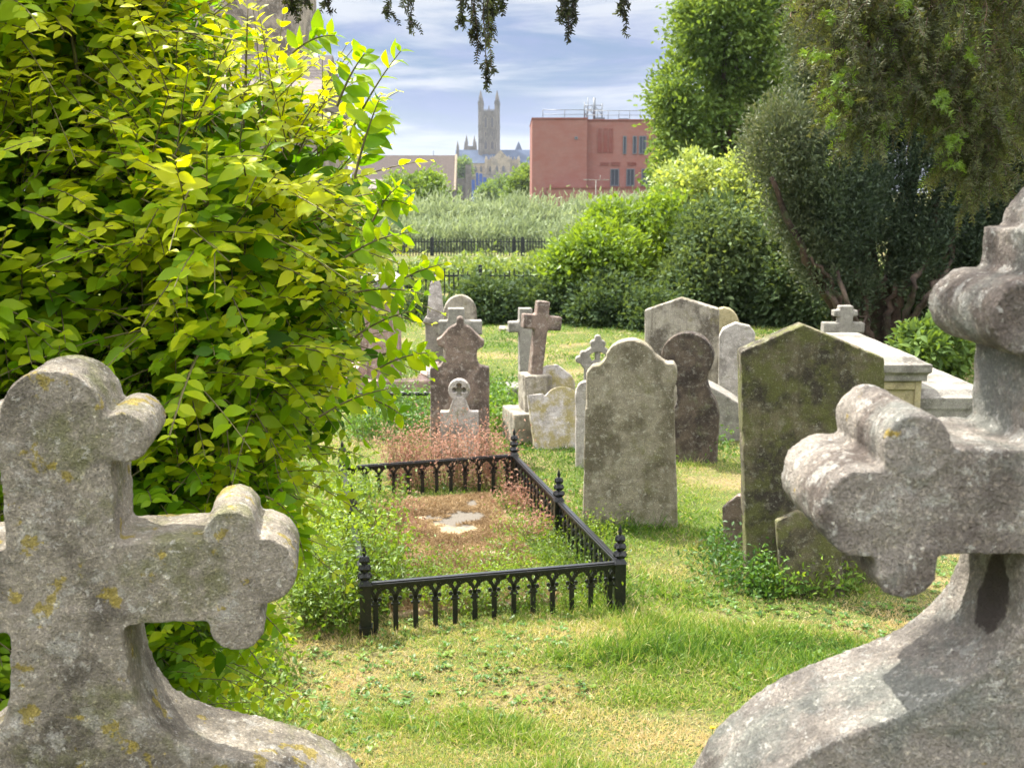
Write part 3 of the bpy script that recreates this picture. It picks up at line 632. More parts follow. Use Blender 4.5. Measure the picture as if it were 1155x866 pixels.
def baluster_mesh(g):
    m = MB(); t = .006; H = RAIL_H - .012
    m.box(-.0125, .0125, -t, t, -.08, H - .085); m.box(-.021, .021, -t - .002, t + .002, H - .095, H - .085); m.box(-.015, .015, -t - .001, t + .001, H - .084, H - .070)
    for s in (-1, 1):
        P = []; h = g / 2
        for i in range(9):
            u = i / 8; x = s * (h * (1 - math.cos(u * math.pi / 2))); z = H - .085 + .083 * math.sin(u * math.pi / 2) ** .9; P.append((x, z))
        for i in range(8):
            (x0, z0), (x1, z1) = P[i], P[i + 1]; dx, dz = x1 - x0, z1 - z0; l = math.hypot(dx, dz); nx_, nz_ = -dz / l * .0085, dx / l * .0085
            m.prism([(x0 + nx_, z0 + nz_), (x0 - nx_, z0 - nz_), (x1 - nx_, z1 - nz_), (x1 + nx_, z1 + nz_)], -t, t)
        m.prism([(s * .021 + .0105 * math.cos(a), H - .062 + .0105 * math.sin(a)) for a in np.linspace(0, 2 * math.pi, 9)[:-1]], -t + .001, t - .001)
        m.prism([(s * h * .42 + .009 * math.cos(a), H - .024 + .009 * math.sin(a)) for a in np.linspace(0, 2 * math.pi, 9)[:-1]], -t + .001, t - .001)
        m.prism([(s * .003, H + .0), (s * h * .5, H), (s * h * .25, H - .02)], -t + .002, t - .002)
    return m.mesh('baluster')
def panel(a, b, n, bm):
    a, b = loc(a), loc(b); L = (b - a).length; yw = math.atan2(b.y - a.y, b.x - a.x); sl = (b.z - a.z) / L
    r = MB(); r.prism([(0.0, -.012), (L, -.012), (L, 0), (0, 0)], -.012, .012).prism([(0, 0), (L, 0), (L, .011), (0, .011)], -.019, .019).prism([(0, .011), (L, .011), (L, .018), (0, .018)], -.012, .012)
    o = r.build('top_rail', M['iron'], rail, bevel=.002); o.location = a + Vector((0, 0, RAIL_H)); o.rotation_euler = (0, -math.atan(sl), yw)
    for i in range(n):
        f = (i + .5) / n; c = bpy.data.objects.new('baluster', bm); COL.objects.link(c); c.parent = rail; c.location = a.lerp(b, f); c.rotation_euler = (0, 0, yw)
def ln(a, b): return float(np.linalg.norm(np.array(b) - np.array(a)))
MR, ML = (FR + BR) / 2 + (FR - BR) * .02, (FL + BL) / 2
MR = FR + (BR - FR) * .49; ML = FL + (BL - FL) * .49
bm1 = baluster_mesh(ln(FL, FR) / 13); bm1.materials.append(M['iron'])
bm2 = baluster_mesh(ln(FR, MR) / 13); bm2.materials.append(M['iron'])
panel(FL, FR, 13, bm1); panel(BL, BR, 12, bm1)
panel(FR, MR, 13, bm2); panel(MR, BR, 13, bm2); panel(FL, ML, 13, bm2); panel(ML, BL, 13, bm2)
for p in (FL, FR, BR, BL, MR, ML):
    c = bpy.data.objects.new('post', pm); COL.objects.link(c); c.parent = rail; c.location = loc(p); c.rotation_euler = (0, 0, yaw_of(FL, FR))
# slab inside
u_, v_ = (FR - FL), (BL - FL)
def inside(s, t_): return FL + u_ * s + v_ * t_
yw = yaw_of(FL, FR); Lw, Ld = ln(FL, FR), ln(FL, BL)
cosA = (u_ @ v_) / (Lw * Ld)
n = NT('slab_with_litter'); k1 = n.noise(3.2, 6, .62); k2 = n.noise(40, 5, .7); k3 = n.noise(150, 3, .7)
c_ = n.mix((.33, .25, .16), (.22, .155, .09), n.rng(k2, .4, .65)); c_ = n.mix(c_, (.36, .31, .16), n.math('MULTIPLY', n.rng(n.noise(7, 5, .6, loc=(3, 3, 3)), .5, .64), .5))
c_ = n.mix(c_, (.08, .055, .035), n.math('MULTIPLY', n.rng(k3, .58, .7), .7)); n.bsdf(c_, .95, .15, 0, n.bump(k3, .6, .012)); M['slab_litter'] = n.m
pp = [inside(s, t_) - FL for s, t_ in ((.10, .06), (.80, .06), (.80, .93), (.10, .93))]
bmx = MB(); b0 = len(bmx.v)
for z in (-.08, .045):
    for p in pp: bmx.v.append((p[0], p[1], z + p[2]))
for q in ((3, 2, 1, 0), (4, 5, 6, 7), (0, 1, 5, 4), (1, 2, 6, 5), (2, 3, 7, 6), (3, 0, 4, 7)): bmx.f.append(list(q))
o = link('grave_slab', remeshed(bmx.mesh('grave_slab'), .018, 2, .006, .002, 6, .004, 81), M['slab_litter']); o.location = tuple(FL)
tag(o, 'flat grave slab under brown dry moss and needles, inside the black iron railing', 'grave slab')
_p = inside(.60, .76) - FL; add_stain(M['slab_litter'], (_p[0], _p[1], _p[2]), (.30, .40, .5), (.125, .11, .09)); _p = inside(.3, .9) - FL; add_stain(M['slab_litter'], (_p[0], _p[1], _p[2]), (.34, .10, .5), (.125, .11, .09))
# twisted rail beyond
_a = gpt(415, 481); _b = at(488, 443, 8.75); _z = at(415, 444, _a[1])[2]
t = thing('twisted_rail', 'black rope-twist iron grave rail with a plain post, left of the ornate brown headstone', 'railing', tuple(_a))
pts = [(_a[0] - .9 + i * .02, 0, _z) for i in range(int((_b[0] - _a[0] + .9) / .02))]
tw = MB()
for ph in (0, math.pi): tw.tube([(p[0] - _a[0], .010 * math.cos(i * .9 + ph), p[2] - _a[2] + .010 * math.sin(i * .9 + ph)) for i, p in enumerate(pts)], .011, 5)
tw.build('twisted_bar', M['iron'], t, True)
for dx in (0, -.88):
    MB().box(dx - .022, dx + .022, -.022, .022, -.1, _z - _a[2] + .02).frus((dx, 0), .028, .012, _z - _a[2] + .02, _z - _a[2] + .05).build('post', M['iron'], t, bevel=.003)

# ------------------------------------------------------------------ palisade fences
def palisade(label, x0, x1, Y, zb, H, step, posts, pw, group='dark metal palisade fences'):
    t = thing('metal_fence', label, 'fence', (x0, Y, zb), group=group)
    m = MB(); n_ = int((x1 - x0) / step)
    for i in range(n_):
        x = i * step; m.box(x - pw, x + pw, -.012, .012, -.3, H + .04 * math.sin(i * 1.7)); 
    m.build('paling', M['fence'], t)
    MB().box(0, x1 - x0, .014, .05, H * .82, H * .87).box(0, x1 - x0, .014, .05, H * .12, H * .17).build('cross_rail', M['fence'], t)
    hp_ = pw * 2.6
    for px in posts:
        MB().box(px - x0 - hp_, px - x0 + hp_, .052, .12, -.5, H + .1).build('fence_post', M['fence'], t)
xa = at(400, 290, 80)[0]; xb = at(668, 290, 80)[0]
zb = at(500, 293, 80)[2]; zt_ = at(500, 269, 80)[2]
palisade('dark palisade fence far off, in front of the silvery willows', xa, xb, 80, zb, zt_ - zb, .21, [at(p, 0, 80)[0] for p in (484, 580, 590, 645)], .035)
xa = at(380, 290, 21)[0]; xb = at(640, 290, 21)[0]; zt_ = at(500, 305, 21)[2]; zb = float(gz(0, 21))
palisade('dark palisade fence at the end of the lawn, partly buried in ivy', xa, xb, 21, zb, zt_ - zb, .088, [at(p, 0, 21)[0] for p in (445, 540)], .013)

#@@BUILDINGS
# ------------------------------------------------------------------ brick building
YB = 128.0
def X(px, Y=YB): return float(at(px, 215, Y)[0])
def Z(py, Y=YB): return float(at(577, py, Y)[2])
zg = float(gz(5, YB)) - .3
bb = thing('brick_building', 'red brick office block with a mast and handrail on its flat roof', 'building', (X(600), YB, zg))
def rel(m): 
    m.v = [(v[0] - X(600), v[1] - YB, v[2] - zg) for v in m.v]; return m
rel(MB().box(X(600), X(661.5), YB, YB + 16, zg, Z(134.5))).build('wall', M['brick'], bb)
rel(MB().box(X(661), X(662) + 30, YB + 1.2, YB + 17, zg, Z(135.5))).build('wall', M['brick'], bb)
rel(MB().box(X(618), X(668) + 26, YB - 2.5, YB + 1.0, zg, Z(212.5))).build('annex', M['brick'], bb)
rel(MB().box(X(617.4), X(668) + 26.2, YB - 2.6, YB + 1.1, Z(212.5), Z(211))).build('coping', M['brick_trim'], bb)
rel(MB().box(X(599.5), X(661.8), YB - .08, YB + 16.1, Z(134.5), Z(132.9)).box(X(662), X(662) + 30.1, YB + 1.1, YB + 17.1, Z(135.5), Z(134))).build('coping', M['brick_trim'], bb)
def win(px0, px1, py0, py1, Y, glassy=True, name='window'):
    fw = .09; x0, x1, z0, z1 = X(px0, Y), X(px1, Y), Z(py1, Y), Z(py0, Y)
    m = rel(MB().box(x0 - fw, x0, Y - .10, Y + .05, z0 - fw, z1 + fw).box(x1, x1 + fw, Y - .10, Y + .05, z0 - fw, z1 + fw).box(x0, x1, Y - .10, Y + .05, z1, z1 + fw).box(x0, x1, Y - .10, Y + .05, z0 - fw, z0))
    if glassy and px1 - px0 > 3.5: rel2 = MB().box((x0 + x1) / 2 - .03, (x0 + x1) / 2 + .03, Y - .07, Y - .02, z0, z1); m.v += [(v[0] - X(600), v[1] - YB, v[2] - zg) for v in rel2.v]; m.f += [[i + len(m.v) - 8 for i in f] for f in rel2.f]
    f = m.build('window', M['frame_grey'] if glassy else M['brick_trim'], bb)
    rel(MB().box(x0, x1, Y - .04, Y + .01, z0, z1)).build('pane', M['glass'] if glassy else M['brick_trim'], f)
Y2 = YB + 1.2
for a, b in ((689, 697), (707, 714.5), (724, 731)): win(a, b, 191.5, 209, Y2); 
for a, b in ((702.6, 704.8), (713.5, 716.3), (720.5, 727)): win(a, b, 154.5, 173, Y2)
for a in (674.5, 681, 687): win(a, a + 2.4, 146, 171, Y2, False)
for a in (677.5, 690, 708): win(a, a + 8, 184, 185.5, Y2, False)
for a in (650, 659.5, 668, 677, 686, 695): win(a, a + 5, 228, 236, YB - 2.5)
win(648.5, 650.2, 155.2, 156.3, YB, True)
# roof rails + mast
zr = Z(134); m = MB()
for px0, px1, y_, n_ in ((612, 661, YB + .6, 3), (662, 735, YB + 1.9, 7)):
    zh = zr + 1.0
    m.tube([(X(px0), y_, zh), (X(px1), y_, zh)], .04, 5).tube([(X(px0), y_, zr + .5), (X(px1), y_, zr + .5)], .03, 5)
    for i in range(n_): xx = X(px0) + (X(px1) - X(px0)) * i / (n_ - 1); m.tube([(xx, y_, zr - .2), (xx, y_, zh)], .04, 5)
rel(m).build('roof_handrail', M['frame_grey'], bb, True)
m = MB(); ym = YB + 4
for px, top, r in ((661, 112, .08), (665, 106.5, .06), (672, 107.5, .16), (681, 114, .08)): m.tube([(X(px), ym + (px % 3) * .3, zr - .2), (X(px), ym + (px % 3) * .3, Z(top))], r, 6)
for z_ in (Z(116), Z(121), Z(127)): m.tube([(X(661), ym, z_), (X(681), ym, z_)], .05, 5)
for (a, za), (b, zb2) in (((661, 127), (672, 116)), ((672, 116), (681, 127)), ((661, 116), (672, 127))): m.tube([(X(a), ym, Z(za)), (X(b), ym, Z(zb2))], .04, 5)
rel(m).build('mast', M['frame_grey'], bb, True)
for a_, b_, c_ in ((673, 684, 130.5), (700, 711, 131.5)): rel(MB().box(X(a_), X(b_), ym - .5, ym + 1, zr, Z(c_))).build('roof_plant', M['frame_grey'], bb)
# lamp post
lp = thing('street_lamp', 'pale twin-armed lamp post in front of the brick building', 'street lamp', (X(672, 118), 118, float(gz(10, 118))))
zt2 = Z(203, 118) - float(gz(10, 118))
MB().tube([(0, 0, 0), (0, 0, zt2)], [.09, .05], 8).tube([(-.9, 0, zt2 - .02), (1.0, 0, zt2)], .035, 6).tube([(.3, .3, zt2 + .45), (.5, .3, zt2 + .45), (.4, 0, zt2)], .03, 6).build('pole', M['slab_white'], lp, True)
for sx in (-1.05, 1.1): MB().cbox((sx, 0, zt2), (.55, .22, .10)).build('lamp_head', M['slab_white'], lp, bevel=.03)

# ------------------------------------------------------------------ cathedral
YC = 790.0
XC = lambda px: X(px, YC); ZC = lambda py: Z(py, YC)
ca = thing('cathedral', 'distant pale stone cathedral with a tall pinnacled central tower above blue-grey roofs', 'cathedral', (XC(551), YC, -3.2))
def relc(m): m.v = [(v[0] - XC(551), v[1] - YC, v[2] + 3.2) for v in m.v]; return m
tw0, tw1 = XC(540), XC(563.5); td = tw1 - tw0; tc_ = (tw0 + tw1) / 2
m = MB().box(tw0 + 1, tw1 - 1, YC, YC + td, -3.2, ZC(125))
m2 = MB()
for cx in (tw0 + 1.6, tw1 - 1.6):
    for cy in (YC + .6, YC + td - .6):
        m.frus((cx, cy), 2.0, 1.9, -3.2, ZC(117), 8, rad(22.5))
        m.frus((cx, cy), 2.15, 2.15, ZC(143), ZC(142), 8, rad(22.5)).frus((cx, cy), 2.2, 2.2, ZC(118), ZC(116.5), 8, rad(22.5))
        m2.frus((cx, cy), 1.5, 1.3, ZC(117), ZC(111), 8, rad(22.5)).frus((cx, cy), 1.5, .15, ZC(111), ZC(102), 8, rad(22.5))
        for k in range(8):
            a = k * math.pi / 4; m2.frus((cx + 1.75 * math.cos(a), cy + 1.75 * math.sin(a)), .3, .04, ZC(117), ZC(112.5))
m.box(tw0, tw1, YC - .3, YC + td + .3, ZC(145), ZC(144.2)).box(tw0, tw1, YC - .3, YC + td + .3, ZC(126), ZC(125.2))
for i in range(9):
    xx = tw0 + 3.5 + (td - 7) * i / 8; m.box(xx - .28, xx + .28, YC - .2, YC + .5, ZC(125.5), ZC(123.2 if i != 4 else 119.5))
for xx in (tw0 + td / 2,): m.box(xx - .45, xx + .45, YC - 1, YC + .5, -3, ZC(122))
relc(m).build('tower', M['ivory_dark'], ca); relc(m2).build('pinnacle', M['ivory_dark'], ca)
def lancet(x0, x1, py0, py1, Y):
    xm = (x0 + x1) / 2; z0, z1 = ZC(py1), ZC(py0); h = (x1 - x0)
    f = relc(MB().prism([(x0 - .3, z0 - .2), (x1 + .3, z0 - .2), (x1 + .3, z1 - h), (xm, z1 + .4), (x0 - .3, z1 - h)], Y - .28, Y + .05)).build('window', M['ivory'], ca)
    relc(MB().prism([(x0, z0), (x1, z0), (x1, z1 - h), (xm, z1), (x0, z1 - h)], Y - .33, Y - .24)).build('pane', M['recess'], f)
for xm in (tc_ - 2.3, tc_ + 2.3):
    lancet(xm - .95, xm + .95, 131, 144, YC - .02); lancet(xm - 1.1, xm + 1.1, 158, 168.5, YC - .02)
    lancet(xm - .6, xm + .6, 148, 154, YC - .02)
# nave, choir
rz_, ez_ = ZC(169), ZC(184.5); yn = YC - 8
relc(MB().box(XC(514.5), XC(600) + 30, yn, yn + 24, -3.2, ez_)).build('nave_wall', M['ivory'], ca)
def roofx(x0, x1, y0, y1, ze, zr_):
    m = MB(); b = [(x0, y0, ze), (x1, y0, ze), (x1, y1, ze), (x0, y1, ze), (x0, (y0 + y1) / 2, zr_), (x1, (y0 + y1) / 2, zr_)]; m.v += b; m.f += [[0, 1, 5, 4], [2, 3, 4, 5], [3, 0, 4], [1, 2, 5], [3, 2, 1, 0]]; return m
relc(roofx(XC(514), XC(600) + 30, yn - .5, yn + 24.5, ez_, rz_)).build('nave_roof', M['lead'], ca)
# transept gable facing us
gx0, gx1 = XC(549), XC(585); yt = YC - 20; gz0 = ZC(179)
m = MB().prism([(XC(556), -3.2), (XC(574), -3.2), (XC(574), ZC(180)), (XC(565), ZC(170.5)), (XC(556), ZC(180))], yt, yt + 14)
m.box(gx0, gx1, yt + 1.5, yt + 14, -3.2, ZC(181))
for i in range(10):
    xx = gx0 + (gx1 - gx0) * (i + .3) / 9.6; m.box(xx - .5, xx + .5, yt + 1.2, yt + 2.2, ZC(182), ZC(179.3)).frus((xx, yt + 1.7), .45, .05, ZC(179.3), ZC(177.6))
for px in (549, 556, 574, 585): m.box(XC(px) - .8, XC(px) + .8, yt - .6, yt + 3, -3.2, ZC(181)).frus((XC(px), yt + 1), .9, .1, ZC(181), ZC(176.5))
relc(m).build('transept', M['ivory'], ca)
for px in (561, 568, 574.4): lancet(XC(px) - .9, XC(px) + .9, 187, 194, yt - .02)
for px in (524, 530, 537, 543): lancet(XC(px) - .8, XC(px) + .8, 187, 194, yn - .02)
for px in (553.5, 580.5): lancet(XC(px) - .7, XC(px) + .7, 188, 194, yt + 1.48)
relc(MB().box(gx0 - 4, gx1 + 3, yt - 5, yt + 1.2, -3.2, ZC(197))).build('lower_chapel', M['ivory_dark'], ca)
# buttress turrets at left of transept, west towers, small spires
m = MB()
for px, top, w_ in ((517.2, 159.5, 1.1),): m.frus((XC(px), yn + 1), w_, w_ * .9, -3, ZC(top + 8), 8).frus((XC(px), yn + 1), w_, .08, ZC(top + 8), ZC(top), 8)
for px, top, w_ in ((523, 147.5, 1.3), (532.4, 148.5, 1.25), (520.8, 156, .8), (534.5, 156, .8)):
    m.frus((XC(px), YC + 55), w_, w_ * .9, -3, ZC(top + 11), 8).frus((XC(px), YC + 55), w_ * 1.1, .08, ZC(top + 11), ZC(top), 8)
m.box(XC(522), XC(533.5), YC + 52, YC + 58, -3, ZC(161.5))
relc(m).build('west_tower', M['ivory_dark'], ca)
relc(MB().frus((XC(585), YC + 8), 3.4, 2.2, ZC(172), ZC(167.5), 8).frus((XC(585), YC + 8), 2.2, .1, ZC(167.5), ZC(159), 8)).build('small_spire', M['lead'], ca)
# low stone wall/ruin in front of the cathedral, blue hoarding
YR = 420.0
ru = thing('stone_ruin', 'grey battlemented stone ruin below the cathedral, beside a blue panel', 'building', (X(525, YR), YR, -3.2))
m = MB()
def bxr(px0, px1, py0, Y=YR, d=4): m.box(X(px0, Y), X(px1, Y), Y, Y + d, -3.2, Z(py0, Y))
bxr(513, 527, 203); bxr(525, 531.5, 186, YR - 2); bxr(531, 537, 199, YR - 3)
for i in range(5): bxr(513.5 + i * 2.8, 515 + i * 2.8, 201, YR - .1)
m.v = [(v[0] - X(525, YR), v[1] - YR, v[2] + 3.2) for v in m.v]; m.build('wall', M['ivory_dark'], ru)
for px in (516, 520.5): 
    m = MB().prism([(X(px, YR), Z(216, YR)), (X(px + 2.2, YR), Z(216, YR)), (X(px + 2.2, YR), Z(210.5, YR)), (X(px + 1.1, YR), Z(208.5, YR)), (X(px, YR), Z(210.5, YR))], YR - .15, YR + .1); m.v = [(v[0] - X(525, YR), v[1] - YR, v[2] + 3.2) for v in m.v]; m.build('window', M['recess'], ru)
YBL = 300.0; hb = thing('blue_hoarding', 'blue panelled hoarding with white edges below the cathedral', 'hoarding', (X(540, YBL), YBL, -3.2)); m = MB()
for a, top in ((532, 203), (536, 195), (540.5, 196), (545, 200)): m = MB().box(X(a, YBL) - X(540, YBL), X(a + 3.6, YBL) - X(540, YBL), 0, .5, 1, Z(top, YBL) + 3.2).box(X(a + 1, YBL) - X(540, YBL), X(a + 2.4, YBL) - X(540, YBL), 0.1, .4, 0, 1.); m.build('panel', M['blue'], hb)
MB().box(X(535.9, YBL) - X(540, YBL), X(536.9, YBL) - X(540, YBL), -.12, -.02, 4.4, Z(194, YBL) + 3.2).build('white_edge', M['slab_white'], hb)
# long tiled hall
YH = 260.0; zh0, zh1 = Z(214, YH), Z(174.2, YH); x0, x1 = X(395, YH), X(513.3, YH)
ha = thing('tiled_hall', 'long hall with a plain brown tiled roof left of the cathedral', 'building', (x1, YH, -3.2))
def relh(m): m.v = [(v[0] - x1, v[1] - YH, v[2] + 3.2) for v in m.v]; return m
relh(MB().box(x0 + .3, x1 - .3, YH, YH + 14, -3.2, zh0)).build('wall', M['ivory_dark'], ha)
relh(roofx(x0, x1, YH - .6, YH + 14.6, zh0 - .2, zh1)).build('roof', M['tile'], ha)
relh(MB().prism([(x1 - .25, -3.2), (x1 + .25, -3.2), (x1 + .25, zh1 + .3), (x1 - .25, zh1 + .3)], YH - .9, YH - .2) if False else MB().tube([(x1, YH - .7, zh0 - .2), (x1, YH + 7, zh1 + .1)], .28, 6)).build('verge', M['ivory'], ha)
relh(MB().tube([(X(487, YH), YH + 7, zh1 - .3), (X(487, YH), YH + 7, Z(169, YH))], .08, 5)).build('finial', M['frame_grey'], ha)
# low terrace left, seen over the willows
YT = 150.0; tr_ = thing('low_house', 'low pale house with a grey roof, seen between the bush and the willows', 'building', (X(440, YT), YT, -3.1))
MB().box(-8, 3.6, 0, 6, 0, Z(212, YT) + 3.1).build('wall', M['ivory'], tr_); m = roofx(-8.3, 3.9, -.4, 6.4, Z(212, YT) + 3.0, Z(202, YT) + 3.1); m.build('roof', M['tile_grey'], tr_)
MB().box(1.0, 1.9, -.06, .02, 2.2, 3.4).build('window', M['glass'], tr_)
# church behind the bush
YK = 34.0
ck = thing('church', 'stone church tower and tiled roof showing above and through the bush', 'church', (X(330, YK), YK, -.8))
def relk(m): m.v = [(v[0] - X(330, YK), v[1] - YK, v[2] + .8) for v in m.v]; return m
relk(MB().box(X(190, YK), X(312.5, YK), YK + 3, YK + 8, -.8, Z(-60, YK))).build('tower', M['flint'], ck)
relk(MB().box(X(120, YK), X(361, YK), YK, YK + 6, -.8, Z(118, YK))).build('nave_wall', M['flint'], ck)
relk(roofx(X(115, YK), X(362, YK), YK - .25, YK + 6.3, Z(118, YK) - .05, Z(49, YK))).build('roof', M['tile_grey'], ck)

#@@PLANTS
# ------------------------------------------------------------------ far planting
def gbase(px, Y): x = X(px, Y); return (x, Y, float(gz(x, Y)))
V, F, T = crown([pb(395 + i * 27, 450 + i * 27, 222 + (i * 37 % 11), 300, 95 + (i * 53 % 17), 3.5) for i in range(12)] + [pb(395 + i * 40, 455 + i * 40, 252, 306, 87, 2.0) for i in range(8)], 3600, 26, 1.0, .42, T_NEEDLE, .35, .1, .5, 31, .25, 1, 1.6, -1.2)
o = npmesh('willow_thicket', V, F, M['pale'], None, False, T); tag(o, 'silvery green willow thicket beyond the far palisade fence', 'thicket', kind='stuff')
G = 'trees near the cathedral'
tree('small_tree', 'bushy yellow-green tree in front of the tiled hall', 'tree', gbase(462, 118), [pb(437, 474, 200, 232, 118, 2), pb(465, 500, 205, 232, 117, 2), pb(476, 496, 196, 218, 118, 1.5)], 'bright', 420, 18, .9, .4, .15)
tree('small_tree', 'dark round tree between the ruin and the cathedral nave', 'tree', gbase(522, 500), [pb(514, 529, 180, 205, 500, 3)], 'tree_green', 120, 20, 2.2, 1.2, .4)
tree('small_tree', 'dark tree touching the left side of the brick building', 'tree', gbase(590, 150), [pb(580, 600, 196, 232, 150, 2), pb(589, 603, 188, 222, 152, 2), pb(572, 590, 208, 235, 150, 2)], 'tree_green', 420, 18, 1.0, .45, .2)
tree('small_tree', 'round green tree below the cathedral transept', 'tree', gbase(566, 380), [pb(558, 575, 203, 222, 380, 4), pb(547, 558, 208, 225, 385, 3)], 'tree_green', 220, 20, 2.0, 1.1, .4)
tree('small_tree', 'low shrub between the blue hoarding and the willows', 'tree', gbase(548, 280), [pb(543, 556, 212, 226, 280, 3), pb(503, 514, 212, 226, 280, 3)], 'tree_green', 160, 18, 1.5, .9, .3)
# big tree right of brick building
tree('broadleaf_tree', 'tall fresh green tree rising beside the brick building', 'tree', gbase(815, 36),
    [pb(740, 790, 60, 240, 35.3, 1.1), pb(758, 893, -60, 100, 36, 2.2), pb(735, 813, 70, 175, 35.5, 1.5), pb(783, 913, 60, 220, 36, 2.2), pb(735, 803, 150, 235, 35.5, 1.4), pb(803, 973, -90, 60, 37, 2.2), pb(771, 863, -10, 60, 35, 1.2), pb(741, 775, 90, 125, 35.2, .7), pb(813, 973, 100, 240, 37, 2)],
    'tree_green', 2600, 34, .42, .17, .32, seed=12, gap=.36, tb=.62, inner=.45)
# bushes closing the lawn
tree('bright_shrub', 'bright yellow-green shrub at the end of the lawn behind the gabled stone', 'shrub', gbase(690, 20),
    [pb(628, 730, 255, 392, 19, 1.1), pb(700, 780, 225, 390, 20, 1.1), pb(660, 720, 238, 300, 20, .8), pb(622, 665, 280, 330, 18.6, .6)], 'bright', 1900, 26, .22, .105, .06, seed=14, gap=.32, tb=.62)
tree('pale_shrub', 'tall sunlit pale green shrub below the big tree', 'shrub', gbase(830, 23),
    [pb(735, 830, 180, 330, 23, 1.2), pb(790, 900, 172, 330, 22.5, 1.2), pb(860, 950, 195, 350, 22, 1.2)], 'sunlit', 1900, 28, .24, .11, .08, seed=15, gap=.32, tb=.85)
tree('grey_shrub', 'grey-green evergreen shrub in front of the pale one, left of the yew', 'shrub', gbase(850, 18.5),
    [pb(760, 860, 232, 396, 18.5, 1.0), pb(840, 950, 242, 400, 18, 1.0), pb(745, 800, 290, 396, 18, .8), pb(900, 985, 280, 410, 17.5, .8)], 'greygreen', 2400, 30, .2, .09, .07, seed=16, gap=.3, tb=.6)
tree('ivy_bank', 'dark leafy shrub in front of the near palisade fence, behind the headstones', 'shrub', gbase(600, 18.5),
    [pb(510, 590, 318, 398, 18.2, .7), pb(575, 660, 312, 398, 18.6, .8), pb(640, 740, 315, 398, 17.8, .7), pb(430, 520, 340, 400, 18.6, .6), pb(700, 780, 330, 400, 17.2, .7)], 'greygreen', 2200, 28, .17, .085, .05, seed=17, gap=.3, tb=.42)
tree('pale_bramble', 'yellowish bramble bank between the two palisade fences', 'shrub', gbase(560, 27),
    [pb(440, 520, 305, 345, 27, 1.5), pb(500, 600, 301, 350, 26, 1.5), pb(580, 680, 294, 350, 25, 1.3), pb(380, 460, 307, 350, 27, 1.5)], 'sunlit', 2200, 26, .3, .12, .05, seed=18, gap=.3, tb=.3, nfreq=1.5)
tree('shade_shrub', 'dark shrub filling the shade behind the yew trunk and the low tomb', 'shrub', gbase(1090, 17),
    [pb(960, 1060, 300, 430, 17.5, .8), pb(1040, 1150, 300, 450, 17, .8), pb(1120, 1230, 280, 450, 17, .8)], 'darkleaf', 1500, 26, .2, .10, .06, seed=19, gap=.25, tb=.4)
tree('laurel_seedling', 'fresh green leafy sapling at the foot of the yew, behind the chest tomb', 'shrub', gbase(1045, 11.5),
    [pb(1016, 1060, 372, 420, 11.5, .3), pb(1040, 1090, 366, 430, 11.7, .3)], 'tree_green', 130, 22, .12, .10, .02, seed=20, tmpl=T_OVATE, gap=.2, tb=.35, wratio=.8)
# yew
yb = gbase(985, 14.2)
yew = thing('yew_tree', 'large dark yew with spreading sinewy stems, behind the chest tomb', 'tree', yb)
yb_blobs = [pb(892, 965, -60, 130, 14, .8), pb(842, 925, 122, 200, 13.6, .6), pb(880, 1000, 140, 275, 13.7, .9), pb(905, 1060, -50, 190, 14.4, 1.1), pb(950, 1110, 130, 285, 14.2, 1.0), pb(1030, 1230, -60, 220, 14.6, 1.2), pb(1070, 1230, 180, 335, 14.6, 1.0), pb(905, 958, 255, 325, 13.7, .4), pb(935, 985, 290, 352, 13.8, .3), pb(1005, 1060, 255, 325, 13.8, .4), pb(872, 925, 195, 262, 13.6, .4), pb(890, 950, 215, 300, 13.8, .5), pb(1060, 1130, 250, 320, 14.3, .6)]
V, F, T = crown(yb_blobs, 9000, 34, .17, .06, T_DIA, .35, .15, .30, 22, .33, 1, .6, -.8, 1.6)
T = np.clip(T + .45 * (1 - sstep(3.2, 4.2, V[:, 0])) , 0, 1)  # olive tint lightens the left side, painting its sunlit look into the leaves
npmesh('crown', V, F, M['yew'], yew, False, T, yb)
m = MB()
def ypath(pts, Y, r0, r1):
    P = [at(px, py, Y + dy) - np.array(yb) for px, py, dy in pts]
    Q = []
    for i in range(len(P) - 1):
        for k in range(5): Q.append(P[i] * (1 - k / 5) + P[i + 1] * k / 5 + rng.normal(size=3) * .024)
    Q.append(P[-1]); m.tube(Q, list(np.linspace(r0, r1, len(Q))), 8)
ypath([(975, 425, 0), (955, 375, -.2), (925, 325, -.4), (895, 265, -.6), (870, 200, -.7)], 14.0, .085, .03)
ypath([(990, 425, 0), (985, 350, 0), (975, 270, 0), (960, 150, .2), (940, 30, .2)], 14.2, .20, .08)
ypath([(975, 425, .1), (962, 350, .2), (965, 270, .3), (1000, 150, .4)], 14.2, .16, .06)
ypath([(1003, 425, 0), (1010, 350, -.2), (1030, 300, -.3), (1055, 240, -.3), (1070, 150, 0)], 14.0, .09, .04)
ypath([(1012, 425, 0), (1030, 360, -.2), (1052, 315, -.3), (1075, 280, -.3), (1095, 180, 0)], 14.0, .075, .03)
ypath([(995, 425, .1), (1000, 340, .2), (1020, 240, .2), (1060, 60, .4)], 14.3, .18, .07)
ypath([(968, 420, -.1), (950, 360, -.4), (938, 320, -.5), (915, 290, -.6)], 13.9, .06, .02)
ypath([(1050, 425, .3), (1080, 330, .5), (1120, 240, .5), (1150, 100, .5)], 14.4, .12, .04)
ypath([(985, 428, -.15), (978, 380, -.2), (972, 330, -.2), (950, 270, -.3)], 13.9, .07, .03); ypath([(1000, 428, -.15), (1002, 370, -.2), (1010, 320, -.2)], 13.9, .08, .03)
m.build('trunk', M['bark_dark'], yew, True); m = MB()
ypath([(978, 425, .5), (962, 385, .2), (945, 345, -.1), (922, 305, .1), (905, 270, .8)], 13.45, .055, .02)
